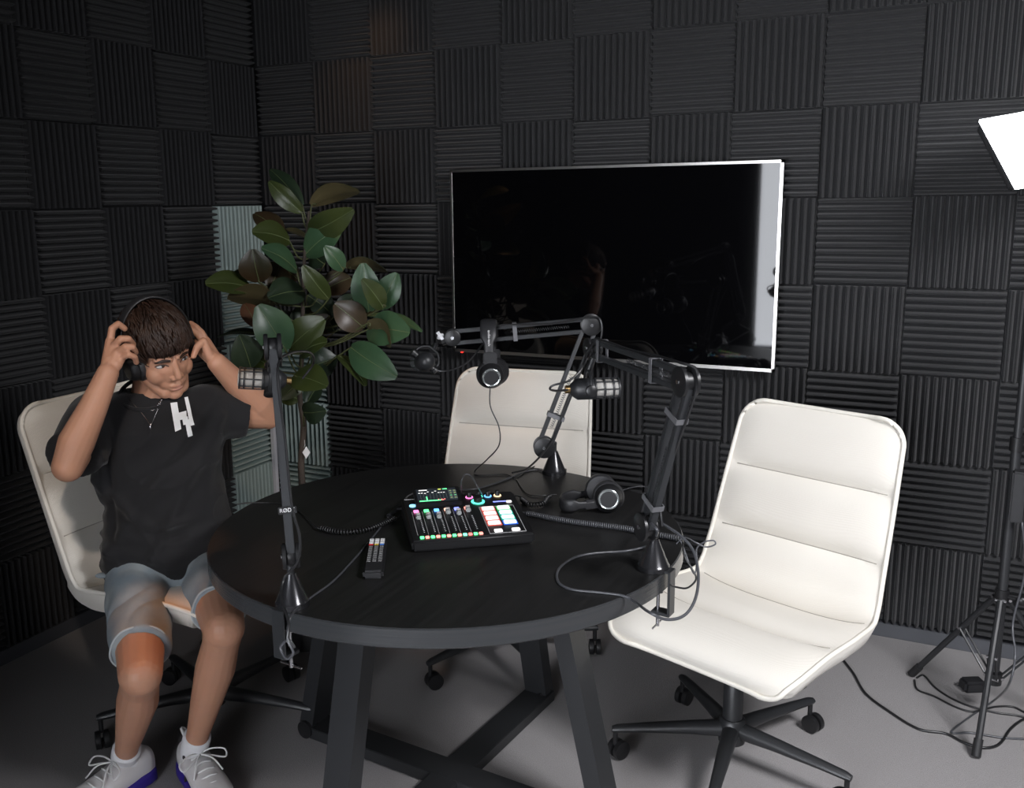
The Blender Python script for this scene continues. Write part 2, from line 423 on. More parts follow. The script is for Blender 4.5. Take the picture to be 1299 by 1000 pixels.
def chair_mesh():
    SL = []
    for a_, b_ in zip(SEAMS, SEAMS[1:]): SL += [a_ + (b_ - a_) * k / 18 for k in range(18)]
    SL += [k * .0012 * k for k in range(1, 7)] + [1 - k * .0012 * k for k in range(1, 7)] + [1.0]; SL = sorted(set(SL)); ns, nt = len(SL) - 1, 28; b = MB(); vs = []
    for i in range(ns + 1):
        for j in range(nt + 1): vs.append(chair_pt(SL[i], j / nt * 2 - 1, 0))
    k = len(vs)
    for i in range(ns + 1):
        for j in range(nt + 1):
            s = SL[i]; t = j / nt * 2 - 1; e = min(min(s, 1 - s) * TOT / .10, (1 - abs(t)) / .35, 1)
            th = .018 + (.058 if s < .5 else .045) * math.sqrt(max(0, 1 - (1 - e) ** 2)) ; vs.append(chair_pt(s, t * .995, -th, False))
    W_ = nt + 1
    q = lambda i, j: i * W_ + j
    fs = [[q(i, j), q(i, j + 1), q(i + 1, j + 1), q(i + 1, j)] for i in range(ns) for j in range(nt)]
    fs2 = [[k + q(i, j), k + q(i + 1, j), k + q(i + 1, j + 1), k + q(i, j + 1)] for i in range(ns) for j in range(nt)]
    rim = [q(0, j) for j in range(nt)] + [q(i, nt) for i in range(ns)] + [q(ns, j) for j in range(nt, 0, -1)] + [q(i, 0) for i in range(ns, 0, -1)]
    fs3 = [[rim[i], k + rim[i], k + rim[(i + 1) % len(rim)], rim[(i + 1) % len(rim)]] for i in range(len(rim))]
    b.add(vs, fs + fs2 + fs3); return b, [vs[i] for i in rim]
ch_b, rim_pts = chair_mesh()
ch_me = ch_b.mesh('upholstered_shell', M['cream'], 60)
step = rim_pts
pipe_me = MB().tube([p for p in step], .0065, 7, closed=True).mesh('piping', M['cream_pipe'], 180)
sb = MB()
for s in SEAMS[1:-1]:
    sb.tube([chair_pt(s, t / 10, .0005) for t in range(-9, 10)], .0016, 5)
seam_me = sb.mesh('seam', M['stitch'], 180)

def office_chair(label, hub, face_deg, base_deg, dz=0, lean=0, off=(0, 0)):
    hub = V((hub[0], hub[1], 0)); root = thing('office_chair', label, 'chair', hub, 'cream upholstered swivel chairs round the table')
    f = math.radians(face_deg - 90); Rz = Matrix.Rotation(f, 4, 'Z')
    up = Matrix.Translation((off[0], off[1], dz)) @ Rz @ Matrix.Rotation(lean, 4, 'X')
    def part(name, me):
        o = bpy.data.objects.new(name, me); col.objects.link(o); o.parent = root; o.matrix_local = up; return o
    sh = part('upholstered_shell', ch_me); 
    for nm, me in (('piping', pipe_me), ('seam', seam_me)):
        o = bpy.data.objects.new(nm, me); col.objects.link(o); o.parent = sh
    def lpart(mb, name, m_, par=root, M4=Matrix.Identity(4)):
        o = bpy.data.objects.new(name, mb.mesh(name, m_)); col.objects.link(o); o.parent = par; o.matrix_local = M4; return o
    b = MB(); b.lathe((0, 0, 0), [(.020, .20), (.020, .375 + dz)]); b.lathe((0, 0, 0), [(.027, .10), (.027, .27), (.024, .275)])
    lpart(b, 'gas_column', M['black_metal'])
    b = MB(); b.box((0, -.0, .368), (.16, .20, .03), bev=.006); b.box((0, 0, .350), (.09, .12, .05), bev=.01); b.tube([(-.05, .03, .35), (-.15, .035, .345), (-.20, .04, .335)], .005); 
    b.box((-.21, .04, .335), (.04, .018, .008), bev=.003)
    lpart(b, 'tilt_mechanism', M['black'], M4=Matrix.Translation((0, 0, dz)) @ Rz)
    lpart(MB().lathe((0, 0, 0), [(.02, .065), (.036, .07), (.040, .10), (.036, .135), (.030, .142)]), 'hub', M['black_metal'])
    for k in range(5):
        a = math.radians(base_deg + 72 * k); d = V((math.cos(a), math.sin(a), 0)); t = V((-d.y, d.x, 0)); rr = []
        for (r, z, w_, h) in ((.02, .108, .024, .024), (.12, .106, .021, .018), (.25, .099, .016, .013), (.318, .094, .014, .011), (.332, .092, .010, .008)):
            rr.append([d * r + V((0, 0, z)) + t * w_ * math.cos(q) + V((0, 0, 1)) * h * math.sin(q) for q in [2 * math.pi * i / 12 for i in range(12)]])
        sp = lpart(MB().rings(rr), 'spoke', M['black_metal'])
        c = d * .322; sw = random.Random(base_deg * 7 + k).uniform(0, 6.28); wd = V((math.cos(sw), math.sin(sw), 0)); cc = c + V((math.sin(sw), -math.cos(sw), 0)) * .012
        b = MB(); b.cyl(c + V((0, 0, .045)), c + V((0, 0, .088)), .007)
        for sgn in (-1, 1):
            b.lathe(cc + V((0, 0, .027)) + wd * (.012 * sgn) - wd * .009, [(.018, 0), (.0265, .002), (.027, .009), (.0265, .016), (.018, .018)], axis=wd, n=24)
        b.cyl(cc + V((0, 0, .027)) - wd * .02, cc + V((0, 0, .027)) + wd * .02, .006, n=10)
        lpart(b, 'caster', M['black'], sp)
    return root
office_chair('empty cream swivel chair in the right foreground, turned toward the table', (2.388, -1.014), -110, 57.8, off=(.052, .026))
office_chair('empty cream swivel chair behind the far side of the table, below the television', (1.54, -.72), -82, 32, 0, off=(.012, -.04))
office_chair('cream swivel chair the young man sits on, at the left of the table', (.925, -1.485), 1, 12, .058, .055, off=(-.045, -.030))

# ------------------------------------------------------------------ studio light on its tripod
ls = thing('light_stand', 'black telescopic tripod stand holding the bright panel light by the right wall', 'tripod stand', (3.04, -.45, 0))
PC = V((3.04, -.45, 0))
b = MB(); b.cyl(PC + V((0, 0, .16)), PC + V((0, 0, .86)), .0135); b.build('lower_tube', M['black_metal'], ls)
b = MB(); b.cyl(PC + V((0, 0, .80)), PC + V((0, 0, 1.30)), .011); b.build('middle_tube', M['black_metal'], ls)
b = MB(); b.cyl(PC + V((0, 0, 1.25)), PC + V((0, 0, 1.72)), .0085); b.build('upper_tube', M['steel'], ls)
for z in (.40, .86, 1.30):
    b = MB(); b.cyl(PC + V((0, 0, z - .02)), PC + V((0, 0, z + .02)), .019); b.cyl(PC + V((0, 0, z)), PC + V((.045, -.02, z)), .006); b.ell(PC + V((.05, -.022, z)), (.016, .010, .014))
    b.build('clamp_collar', M['black'], ls)
b = MB(); b.cyl(PC + V((0, 0, .12)), PC + V((0, 0, .155)), .022); b.build('lower_collar', M['black'], ls)
feet = [onz(1238, 962, 0), onz(1157, 858, 0)]
mid = (feet[0] + feet[1]) / 2; feet.append(PC * 2 - mid + (PC - mid) * .9)
for f_ in feet:
    d = V((f_.x - PC.x, f_.y - PC.y, 0)).normalized(); top = PC + V((0, 0, .39)) + d * .02; ft = V((f_.x, f_.y, .010))
    lg = MB().tube([top, ft], .0095, 10).build('leg', M['black_metal'], ls)
    e = (top - ft).normalized(); b = MB(); b.cyl(ft - e * .005, ft + e * .045, .0125); b.build('rubber_foot', M['rubber'], lg)
    mp = top.lerp(ft, .38); lo = PC + V((0, 0, .14)) + d * .02; t = V((-d.y, d.x, 0)) * .010
    b = MB(); b.tube([mp + t, lo + t], .0035, 6); b.tube([mp - t, lo - t], .0035, 6); b.build('brace', M['black_metal'], ls)
    for q in (top, mp, lo): MB().cyl(q - t * 1.5, q + t * 1.5, .0045, n=10).build('rivet', M['steel'], lg)
pb = MB().box(PC + V((.012, -.03, .715)), (.035, .04, .15), bev=.005).build('power_adapter', M['black_matte'], ls)

pl = thing('panel_light', 'bright white rectangular panel light on top of the tripod stand', 'lamp', (3.04, -.45, 1.70))
TLc = at(1241, 152, 2.62); px = (R_ * 58 + D_ * -14 + F_ * 20).normalized(); dn = (R_ * 30 + D_ * 88 + F_ * -25); dn = (dn - px * dn.dot(px)).normalized()
nrm = px.cross(dn); nrm = nrm if nrm.y < 0 else -nrm
B3 = basis(px, -dn, nrm if True else nrm)
W_, H_ = .36, .225; cc = TLc + px * W_ / 2 + dn * H_ / 2
MB().box(cc - nrm * .018, (W_ - .02, H_ - .02, .028), B3, bev=.006).build('housing', M['black'], pl)
MB().box(cc, (W_ - .002, H_ - .002, .008), B3, bev=.003).build('diffuser', mat('lit_diffuser', (.9, .9, .9), .5, emit=(.93, .96, 1.0), es=22), pl)
b = MB(); b.tube([cc - nrm * .03, cc - nrm * .06 + V((0, 0, -.05)), PC + V((0, 0, 1.71))], .010); b.cyl(PC + V((0, 0, 1.66)), PC + V((0, 0, 1.73)), .016)
b.build('tilt_bracket', M['black'], pl)

# ------------------------------------------------------------------ rubber plant
root = at(383, 600, 3.35); PB = V((root.x, root.y, 0))
plant = thing('rubber_plant', 'tall rubber plant with broad glossy green leaves in the corner left of the television', 'plant', PB)
def pp(zx, zy, d): return at(240 + zx * .33, 190 + zy * .33, d)
trunk = [PB + V((0, 0, .22)), PB + V((.0, .0, .5)), at(382, 590, 3.35), at(385, 540, 3.34), at(380, 500, 3.34), at(383, 450, 3.35), at(384, 400, 3.36), at(386, 330, 3.36), at(392, 268, 3.36)]
MB().tube(crot(trunk, 6), [.014 - .009 * i / (6 * (len(trunk) - 1)) for i in range(6 * (len(trunk) - 1) + 1)], 10).build('trunk', mat('brown_bark', (.06, .045, .035), .8, bump=(60, .6, .004)), plant)
pot = MB().lathe(PB, [(.10, .001), (.125, .01), (.155, .24), (.165, .245), (.165, .27), (.148, .27), (.142, .235), (0, .235)], n=40)
pot.build('pot', mat('dark_grey_pot', (.05, .05, .052), .5), plant)
# bx, by, tx, ty, width, depth of base, depth of tip, side the blade is turned to, shade
LV = [(435,215,310,70,62,3.36,3.42,.3,1),(432,240,305,122,62,3.36,3.33,-.2,0),(470,215,652,150,66,3.36,3.30,.9,0),(465,318,626,235,95,3.36,3.22,.2,0),(362,335,250,240,72,3.38,3.42,.5,2),
(385,350,245,312,80,3.37,3.28,.7,0),(475,357,365,305,44,3.36,3.40,1.2,1),(412,465,283,375,62,3.35,3.24,-.9,3),(448,402,585,292,100,3.36,3.30,.5,3),(592,462,522,372,62,3.30,3.24,.3,3),
(270,508,242,385,110,3.28,3.22,.2,2),(235,532,65,510,76,3.30,3.20,.7,0),(252,500,160,472,50,3.32,3.36,.8,0),(332,592,148,560,76,3.30,3.24,-.9,4),(262,684,212,590,66,3.26,3.30,.2,4),
(310,532,352,435,100,3.34,3.40,-.2,2),(440,545,305,565,95,3.34,3.25,-.6,1),(536,572,438,448,70,3.30,3.22,.2,0),(510,545,622,490,86,3.38,3.42,.3,2),(600,452,762,462,84,3.40,3.36,1.1,1),
(372,772,265,600,130,3.22,3.14,.1,3),(385,762,516,650,112,3.24,3.18,.2,0),(236,838,195,715,110,3.22,3.14,-.2,1),(430,788,526,735,60,3.22,3.16,.9,0),(692,622,668,438,100,3.26,3.20,.1,3),
(746,608,668,500,70,3.24,3.14,.3,0),(735,610,798,475,88,3.30,3.26,.1,3),(682,640,895,690,56,3.30,3.22,1.1,3),(688,690,842,700,118,3.24,3.12,.3,3),(672,685,560,592,105,3.26,3.22,.1,2),
(682,670,782,748,62,3.22,3.12,.8,0),(622,760,792,872,112,3.22,3.12,.2,3),(572,792,680,902,48,3.26,3.18,.9,0),(402,872,528,905,100,3.20,3.12,.5,0),(472,835,566,800,110,3.30,3.30,.2,1),
(292,718,108,712,42,3.28,3.34,1.1,1),(400,700,480,610,90,3.42,3.46,.2,1),(455,560,560,640,80,3.42,3.45,.4,1),(330,690,420,640,80,3.44,3.46,.3,1),(560,700,500,590,80,3.44,3.46,.1,1),
(470,780,400,690,80,3.40,3.44,.1,1),(420,500,340,440,70,3.44,3.48,.2,2),(520,440,470,400,80,3.42,3.46,.2,1),(250,790,340,850,80,3.30,3.24,.3,0),(300,820,215,880,60,3.34,3.30,.5,0),(540,640,450,720,70,3.40,3.42,.3,2),
(440,1010,522,1005,76,3.28,3.20,-.3,1),(420,960,330,930,70,3.34,3.30,.4,0),(560,640,640,560,70,3.42,3.46,.1,1),(440,870,350,960,60,3.32,3.28,.2,0),(500,900,450,980,60,3.36,3.34,.3,1)]
leaf = MB(); stalk = MB(); NL, NW = 10, 6
rnd = random.Random(4)
for (bx, by, tx, ty, wd, d0, d1, side, shade) in LV:
    a, c = pp(bx, by, d0), pp(tx, ty, d1); ax = (c - a); L = ax.length; ax.normalize()
    view = (CAM - (a + c) / 2).normalized(); n = view - ax * view.dot(ax); n.normalize(); t = n.cross(ax)
    n = Quaternion(ax, side * (1 if rnd.random() < .5 else -1)) @ n
    up_ = V((0, 0, 1)); 
    if n.z < 0 and abs(side) > .5: n = -n
    t = n.cross(ax).normalized(); w_ = wd * .33 / FPX * d0 / 2 * (1 / max(.55, math.cos(side)) if abs(side) < 1 else 1.15)
    w_ = min(w_ * 1.15, L * .40 + .018)
    vs = []
    for layer in (0, 1):
        for i in range(NL + 1):
            s = i / NL; ww = w_ * (math.sin(math.pi * min(1, s * .93 + .035)) ** .62) * (1 - .25 * s ** 5); ww = max(ww, .0008)
            ctr = a + ax * (L * s) + n * (.10 * L * math.sin(math.pi * s) - .05 * L * s)
            for j in range(NW + 1):
                q = j / NW * 2 - 1
                vs.append(ctr + t * (ww * q) + n * (ww * (.22 * abs(q) - .10 * q * q) + .0020 * (abs(j - NW / 2) > .6)) - n * (.0012 * layer))
    k = (NL + 1) * (NW + 1); g = lambda i, j: i * (NW + 1) + j
    fs = [[g(i, j), g(i, j + 1), g(i + 1, j + 1), g(i + 1, j)] for i in range(NL) for j in range(NW)]
    leaf.add(vs, fs, shade); o_ = len(leaf.v) - len(vs)
    for f in fs: leaf.f.append([o_ + k + x for x in f[::-1]]); leaf.mi.append(5 if shade not in (3,) else 6)
    rim = [g(i, 0) for i in range(NL + 1)] + [g(NL, j) for j in range(1, NW + 1)] + [g(i, NW) for i in range(NL - 1, -1, -1)] + [g(0, j) for j in range(NW - 1, 0, -1)]
    for i in range(len(rim)):
        x, y = rim[i], rim[(i + 1) % len(rim)]; leaf.f.append([o_ + x, o_ + k + x, o_ + k + y, o_ + y]); leaf.mi.append(shade)
    leaf.tube([vs[g(i, NW // 2)] + n * .0004 for i in range(NL + 1)], [.0016 - .0001 * i for i in range(NL + 1)], 5, mi=7)
    # petiole down to the nearest point of the trunk, lower than the leaf
    best = min(crot(trunk, 6), key=lambda p: (p - (a - V((0, 0, .06)))).length)
    md = (a + best) / 2 - V((0, 0, .02)) ; stalk.tube(crot([best, md, a, a + ax * .02], 4), .0028, 6)
def lm(n, c, c2, r=.36): return mat(n, c, r, spec=.55, var=(9, c2, (1, 1, 1), .2))
leaf.build('foliage', [lm('olive_leaf', (.036, .052, .014), (.055, .072, .018)), lm('dark_leaf', (.018, .034, .020), (.028, .046, .022)), lm('red_brown_leaf', (.030, .030, .014), (.065, .036, .018)),
    lm('bright_leaf', (.040, .090, .045), (.060, .12, .055)), lm('copper_leaf', (.13, .06, .035), (.19, .085, .045), .4), lm('leaf_underside', (.09, .075, .035), (.11, .09, .04), .5), lm('pale_underside', (.10, .14, .09), (.13, .17, .10), .5), lm('pale_midrib', (.13, .17, .07), (.16, .20, .09), .4)], plant, 60)
stalk.build('leaf_stalks', mat('leaf_stalk', (.09, .10, .04), .5), plant)
tg = at(384, 570, 3.32)
b = MB(); b.prism([(0, -.022), (.014, 0), (0, .022), (-.014, 0)], .0008, tg + V((.015, 0, -.01)), basis((.9, .4, 0), (0, .1, 1), (.4, -.9, .1)));
b.tube([tg + V((.0, .012, .03)), tg + V((.02, -.012, .02)), tg + V((.015, -.01, .01))], .0008, 5)
b.build('paper_tag', mat('white_tag', (.8, .8, .8), .6), plant)

# ------------------------------------------------------------------ microphone arms
def disc(b, c, ax, r, th, mi=0):
    ax = V(ax).normalized(); c = V(c)
    b.lathe(c - ax * th / 2, [(r * .9, 0), (r, th * .15), (r, th * .85), (r * .9, th)], axis=ax, n=32, mi=mi)
def mic_arm(label, base, j1, j2, j3, side, clamp_dir, disc_r=.031, bars=.0155, gap=.035, clampd=True, cable_pts=None, tie=None):
    """base: foot centre on the table; j1, j2, j3: the three joints; side: axis of the joint discs"""
    base = V(base); root = thing('microphone_stand', label, 'microphone stand', base, 'scissor microphone arms clamped to the table')
    side = V(side); side.z = 0; side.normalize()
    MB().lathe(base, [(.036, .0005), (.036, .012), (.033, .016), (.012, .068), (.0105, .072)], n=36).build('foot_cone', M['cone'], root)
    clamp_dir = V(clamp_dir).normalized(); t = V((-clamp_dir.y, clamp_dir.x, 0)); ed = base + clamp_dir * clampd
    b = MB(); Mx = basis(clamp_dir, t, (0, 0, 1))
    b.box(base + clamp_dir * (clampd / 2 + .005) + V((0, 0, .0035)), (clampd + .022, .032, .005), Mx, bev=.001)
    b.box(base + clamp_dir * (clampd + .0145) + V((0, 0, -.048)), (.006, .032, .108), Mx, bev=.001)
    b.box(base + clamp_dir * (clampd - .006) + V((0, 0, -.099)), (.044, .030, .008), Mx, bev=.001)
    b.build('clamp_bracket', M['arm_metal'], root)
    sc_ = base + clamp_dir * (clampd - .016)
    b = MB(); b.cyl(sc_ + V((0, 0, -.135)), sc_ + V((0, 0, -.05)), .0042); b.cyl(sc_ + V((0, 0, -.052)), sc_ + V((0, 0, -.0455)), .012)
    b.tube([sc_ + V((0, 0, -.130)) - t * .03, sc_ + V((0, 0, -.130)) + t * .03], .0022)
    b.build('clamp_screw', M['steel'], root)
    b = MB(); b.cyl(base + V((0, 0, .065)), base + V((0, 0, .10)), .0075); b.tube([base + V((0, 0, .095)), j1], .009, 10); b.build('post', M['black_metal'], root)
    def seg(a, c, name):
        a, c = V(a), V(c); d = (c - a).normalized(); n = side.cross(d).normalized()
        b = MB(); Mb = basis(d, side, n)
        for sg in (-1, 1):
            b.box((a + c) / 2 + n * sg * gap / 2, ((c - a).length - .012, .0165, .0115), Mb, bev=.0015)
        o = b.build(name, M['arm_metal'], root); b = MB()
        nc = 26; P = []
        for i in range(nc * 6 + 1):
            s = .16 + .42 * i / (nc * 6); q = a.lerp(c, s); an = 2 * math.pi * i / 6; P.append(q + (n * math.cos(an) + side * math.sin(an)) * .0045)
        b.tube(P, .0008, 4); b.build('tension_spring', M['black_metal'], o)
        return n
    n1 = seg(j1, j2, 'lower_arm'); n2 = seg(j2, j3, 'upper_arm')
    for j, r in ((V(j1), disc_r), (V(j2), disc_r), (V(j3), disc_r * .78)):
        b = MB()
        disc(b, j + side * .013, side, r, .009); disc(b, j - side * .013, side, r, .009); disc(b, j, side, r * .7, .02)
        jo = b.build('joint', M['black'], root)
        b = MB(); b.cyl(j - side * .0195, j + side * .0195, .005, n=6); b.build('bolt', M['steel'], jo)
    if tie:
        for s, k in tie:
            a, c = (V(j1), V(j2)) if k == 0 else (V(j2), V(j3)); q = a.lerp(c, s); d = (c - a).normalized(); n = side.cross(d)
            ring = [q + side * x * .013 + n * y * (gap / 2 + .008) for x, y in ((1, 1), (-1, 1), (-1, -1), (1, -1))]
            bb = MB(); Mb = basis(d, side, n)
            for sg in (1, -1): bb.box(q + n * sg * (gap / 2 + .0085), (.012, .024, .0018), Mb); bb.box(q + side * sg * .0125, (.012, .0018, gap + .018), Mb)
            bb.build('cable_tie', mat('grey_tie', (.16, .16, .17), .4, .3) if not label.endswith('upright') else M['black'], root)
    if cable_pts: MB().tube(crot(cable_pts, 8), .0028, 8).build('arm_cable', M['cable_dark'], root)
    return root

def microphone(label, c, ax, yoke_top, rearcab=None, r=.0275, L=.125, gold=True):
    """c: centre of the body; ax: from the tail to the grille"""
    c = V(c); ax = V(ax).normalized(); root = thing('microphone', label, 'microphone', c, 'dynamic broadcast microphones on the arms')
    b = MB(); h = L / 2
    b.lathe(c, [(.004, -h - .012), (.012, -h - .010), (r * .8, -h), (r, -h + .008), (r, -.010), (r * .93, -.008)], axis=ax, n=36); body = b.build('body', M['black_metal'], root)
    b = MB(); b.lathe(c, [(r * .84, -.010), (r * .84, h - .005), (r * .7, h)], axis=ax, n=36)
    g = b.build('grille', mat('silver_mesh', (.55, .53, .50), .45, .5, bump=(900, 1, .002)), root)
    b = MB()
    for s in (-.006, .016, .038, h - .004):
        b.lathe(c, [(r * .9, s - .0022), (r, s - .0018), (r, s + .0018), (r * .9, s + .0022)], axis=ax, n=36)
    u = ax.orthogonal().normalized(); w_ = ax.cross(u)
    for k in range(8):
        a = 2 * math.pi * k / 8; d = u * math.cos(a) + w_ * math.sin(a); b.tube([c + ax * -.006 + d * r * .95, c + ax * (h - .004) + d * r * .95], .0016, 6)
    b.build('grille_cage', M['black_metal'], root)
    # yoke
    yt = V(yoke_top); up_ = (yt - c).normalized(); s_ = ax.cross(up_).normalized(); up_ = s_.cross(ax).normalized()
    b = MB(); yr = r + .010; P = [c - ax * .022 + s_ * yr, c - ax * .022 + s_ * yr + up_ * .022, c - ax * .022 + s_ * yr * .5 + up_ * .042, c - ax * .022 + up_ * .044, c - ax * .022 - s_ * yr * .5 + up_ * .042, c - ax * .022 - s_ * yr + up_ * .022, c - ax * .022 - s_ * yr]
    b.tube(crot(P, 4), .0035, 8); b.build('yoke', M['black_metal'], root)
    for sg in (1, -1): MB().lathe(c - ax * .022 + s_ * sg * (r - .002), [(.011, 0), (.011, .010), (.013, .011), (.013, .020), (.009, .022)], axis=s_ * sg, n=20).build('yoke_knob', M['black'], root)
    b = MB(); b.cyl(c - ax * .022 + up_ * .040, yt, .008); b.build('mount_post', M['black_metal'], root)
    if gold: MB().lathe(c - ax * (h + .004), [(.0095, -.018), (.0095, .004)], axis=ax, n=20).build('cable_connector', M['brass'], root)
    return root

JM1, JM2, JM3 = at(690, 567, 2.80), at(750, 412, 2.80), at(574, 428, 2.80)
bM = onz(703, 601, TH)
sideM = V((.447, -.873, 0))
mic_arm('microphone arm standing at the far edge of the table, with headphones hung over it', bM, JM1, JM2, JM3, sideM, (.12, 1, 0), clampd=TR - (V((bM.x, bM.y, 0)) - TC).length - .002,
    cable_pts=[at(650, 600, 2.62), at(672, 592, 2.7), at(700, 560, 2.77), at(716, 520, 2.78), at(745, 455, 2.775), at(762, 430, 2.775), at(761, 405, 2.775), at(742, 403, 2.77), at(700, 411, 2.77), at(660, 412, 2.77), at(628, 415, 2.775), at(610, 440, 2.775), at(590, 462, 2.77), at(562, 471, 2.76), at(538, 462, 2.77)],
    tie=[(.25, 0), (.55, 1)])
bR = onz(829, 722, TH)
JR1, JR2, JR3 = at(820, 668, 2.03), at(870, 484, 1.86), at(752, 441, 2.30)
outR = V((bR.x, bR.y, 0)) - TC
sideR = (V((JR2.x, JR2.y, 0)) - V((JR3.x, JR3.y, 0))).normalized(); sideR = V((sideR.y, -sideR.x, 0))
mic_arm('microphone arm clamped to the right edge of the table, reaching over it', bR, JR1, JR2, JR3, sideR, outR, clampd=TR - outR.length - .002,
    cable_pts=[at(724, 494, 2.30), at(708, 496, 2.28), at(698, 494, 2.26), at(702, 489, 2.25), at(722, 483, 2.25), at(738, 468, 2.26), at(744, 450, 2.28), at(755, 434, 2.26), at(768, 433, 2.2), at(800, 444, 2.1), at(835, 452, 1.98), at(862, 460, 1.86), at(882, 468, 1.84), at(884, 492, 1.84), at(872, 530, 1.87), at(852, 585, 1.93), at(838, 630, 1.99), at(840, 668, 2.0)],
    tie=[(.78, 0), (.28, 1), (.88, 1), (.18, 0)])
bL = onz(371, 768, TH)
JL1, JL2, JL3 = at(369, 705, 1.86), at(346, 440, 1.87), at(348, 455, 2.24)
outL = V((bL.x, bL.y, 0)) - TC; sideL = (at(356, 570, 1.9) - CAM).cross(V((0, 0, 1))).normalized()
mic_arm('microphone arm clamped to the near left edge of the table, standing upright', bL, JL1, JL2, JL3, sideL, outL, disc_r=.026, bars=.01, gap=.026, clampd=TR - outL.length - .002,
    cable_pts=[at(384, 480, 2.22), at(398, 460, 2.2), at(392, 447, 2.1), at(366, 449, 1.95), at(352, 470, 1.84), at(362, 560, 1.83), at(370, 640, 1.82), at(380, 680, 1.82), at(378, 712, 1.82), at(360, 735, 1.83), at(357, 760, 1.80), at(366, 790, 1.76), at(364, 815, 1.75)],
    tie=[(.22, 0)])
# lettering on the left arm's cable tie
d = (JL2 - JL1).normalized(); q = JL1.lerp(JL2, .22); toc = (CAM - q); toc = (toc - d * toc.dot(d)).normalized()
tv_, tf_ = text_mesh('R\u00D8DE', .0125); Mt = basis(d.cross(toc), d, toc)
MB().box(q + toc * .0215 + Mt @ V((.001, 0, 0)), (.036, .014, .003), Mt, bev=.001).build('cable_tie', M['black'], bpy.data.objects['microphone_stand.002'])
MB().add([Mt @ (x * .86) + q + toc * .0238 for x in tv_], tf_).build('strap_lettering', M['white_ink'], bpy.data.objects['microphone_stand.002'])
# white star-shaped locking nut where the far arm holds its microphone
b = MB(); q = at(559, 427, 2.80); e = (at(548, 441, 2.80) - at(570, 425, 2.80)).normalized()
MB().tube([at(574, 428, 2.80), at(560, 434, 2.80)], .012, 10).build('arm_end', M['black'], bpy.data.objects['microphone_stand'])
u = e.orthogonal().normalized(); w_ = e.cross(u); poly = []
for k in range(10):
    r = .0165 if k % 2 == 0 else .009; a = math.pi * k / 5; poly.append((r * math.cos(a), r * math.sin(a)))
b.prism(poly, .010, q - e * .005, basis(u, w_, e)); b.ell(q, (.008, .008, .012), basis(u, w_, e)); b.build('star_nut', mat('white_nut', (.85, .85, .87), .3, emit=None), bpy.data.objects['microphone_stand'])

cM = at(536, 459, 2.78)
microphone('black microphone seen from behind, at the left end of the far arm', cM, (F_ * .95 + R_ * -.25), at(552, 438, 2.80), r=.027, L=.12, gold=False)
cR = at(757, 493, 2.31)
microphone('black microphone with silver grille, hanging at the centre in front of the cream chair', cR, (R_ * .97 + F_ * .10 - D_ * .03), at(752, 455, 2.30), r=.0262, L=.112)
cL = at(330, 481, 2.30)
microphone('black microphone beside the young man, at the top of the left arm', cL, (-R_ * .95 - F_ * .25 - D_ * .05), at(344, 462, 2.25), r=.0265, L=.105)

# ------------------------------------------------------------------ headphones
def ear_cup(root, c, n, r=.042, cableside=None, ringed=True):
    """n: outward normal"""
    c = V(c); n = V(n).normalized()
    MB().lathe(c, [(r * .55, -.030), (r * .9, -.030), (r, -.024), (r, -.012), (r * .9, -.006), (r * .6, -.006)], axis=n, n=36).build('ear_pad', M['leather'], root)
    cup = MB().lathe(c, [(r * .8, -.008), (r * .88, -.004), (r * .84, .008), (r * .66, .017), (r * .3, .018)], axis=n, n=36).build('ear_cup', M['black'], root)
    if ringed:
        MB().lathe(c, [(r * .52, .0175), (r * .60, .0195), (r * .62, .0190), (r * .64, .0165)], axis=n, n=36).build('silver_ring', M['ring'], cup)
        MB().lathe(c, [(r * .50, .017), (r * .50, .0203), (r * .1, .0204)], axis=n, n=32).build('ear_cup_disc', M['black_matte'], cup)
    return cup
def headband(root, a, b_, top, w_=.030, th=.011, wdir=None, color='leather', e1=.75, e2=.62):
    """arch from a over top to b_"""
    a, b_, top = V(a), V(b_), V(top); m_ = (a + b_) / 2; up = top - m_; half = (b_ - a) / 2; N = 22; wd = V(wdir).normalized() if wdir is not None else half.cross(up).normalized()
    ctr = []
    for i in range(N + 1):
        g = math.pi * i / N; ctr.append(m_ - half * math.copysign(abs(math.cos(g)) ** e1, math.cos(g)) + up * max(0, math.sin(g)) ** e2)
    rings = []
    for i, p in enumerate(ctr):
        tg = (ctr[min(i + 1, N)] - ctr[max(i - 1, 0)]).normalized(); nn = tg.cross(wd).normalized(); k = .62 if i < 3 or i > N - 3 else 1
        rings.append([p + wd * w_ / 2 * k * math.copysign(abs(math.cos(q)) ** .5, math.cos(q)) + nn * th / 2 * math.sin(q) for q in [2 * math.pi * j / 14 for j in range(14)]])
    return MB().rings(rings).build('headband', M[color], root), ctr, wd

# on the far arm
hp = thing('headphones', 'black headphones hanging over the far microphone arm', 'headphones', at(619, 409, 2.77), 'studio headphones')
fw = V((.447, -.873, 0)); tp = at(620, 407, 2.79)
c1, c2 = at(623, 477, 2.73), at(628, 470, 2.86)
ear_cup(hp, c1, fw * .93 + R_ * .05 + V((0, 0, -.10)), .042); ear_cup(hp, c2, -fw, .042)
hb, ctr, wd = headband(hp, at(621, 458, 2.74), at(624, 455, 2.855), tp, .047, .012, R_)
for c_, a_ in ((c1, at(621, 455, 2.735)), (c2, at(625, 452, 2.86))):
    bb = MB(); bb.box((c_ + a_) / 2 + V((0, 0, .018)), (.040, .012, .05), basis(R_, V((0, 0, 1)).cross(R_).normalized(), (0, 0, 1)), bev=.003); bb.build('yoke_arm', M['black_matte'], hp)
tv_, tf_ = text_mesh('audio-technica', .0125); Mt = basis((0, 0, -1), R_, fw)
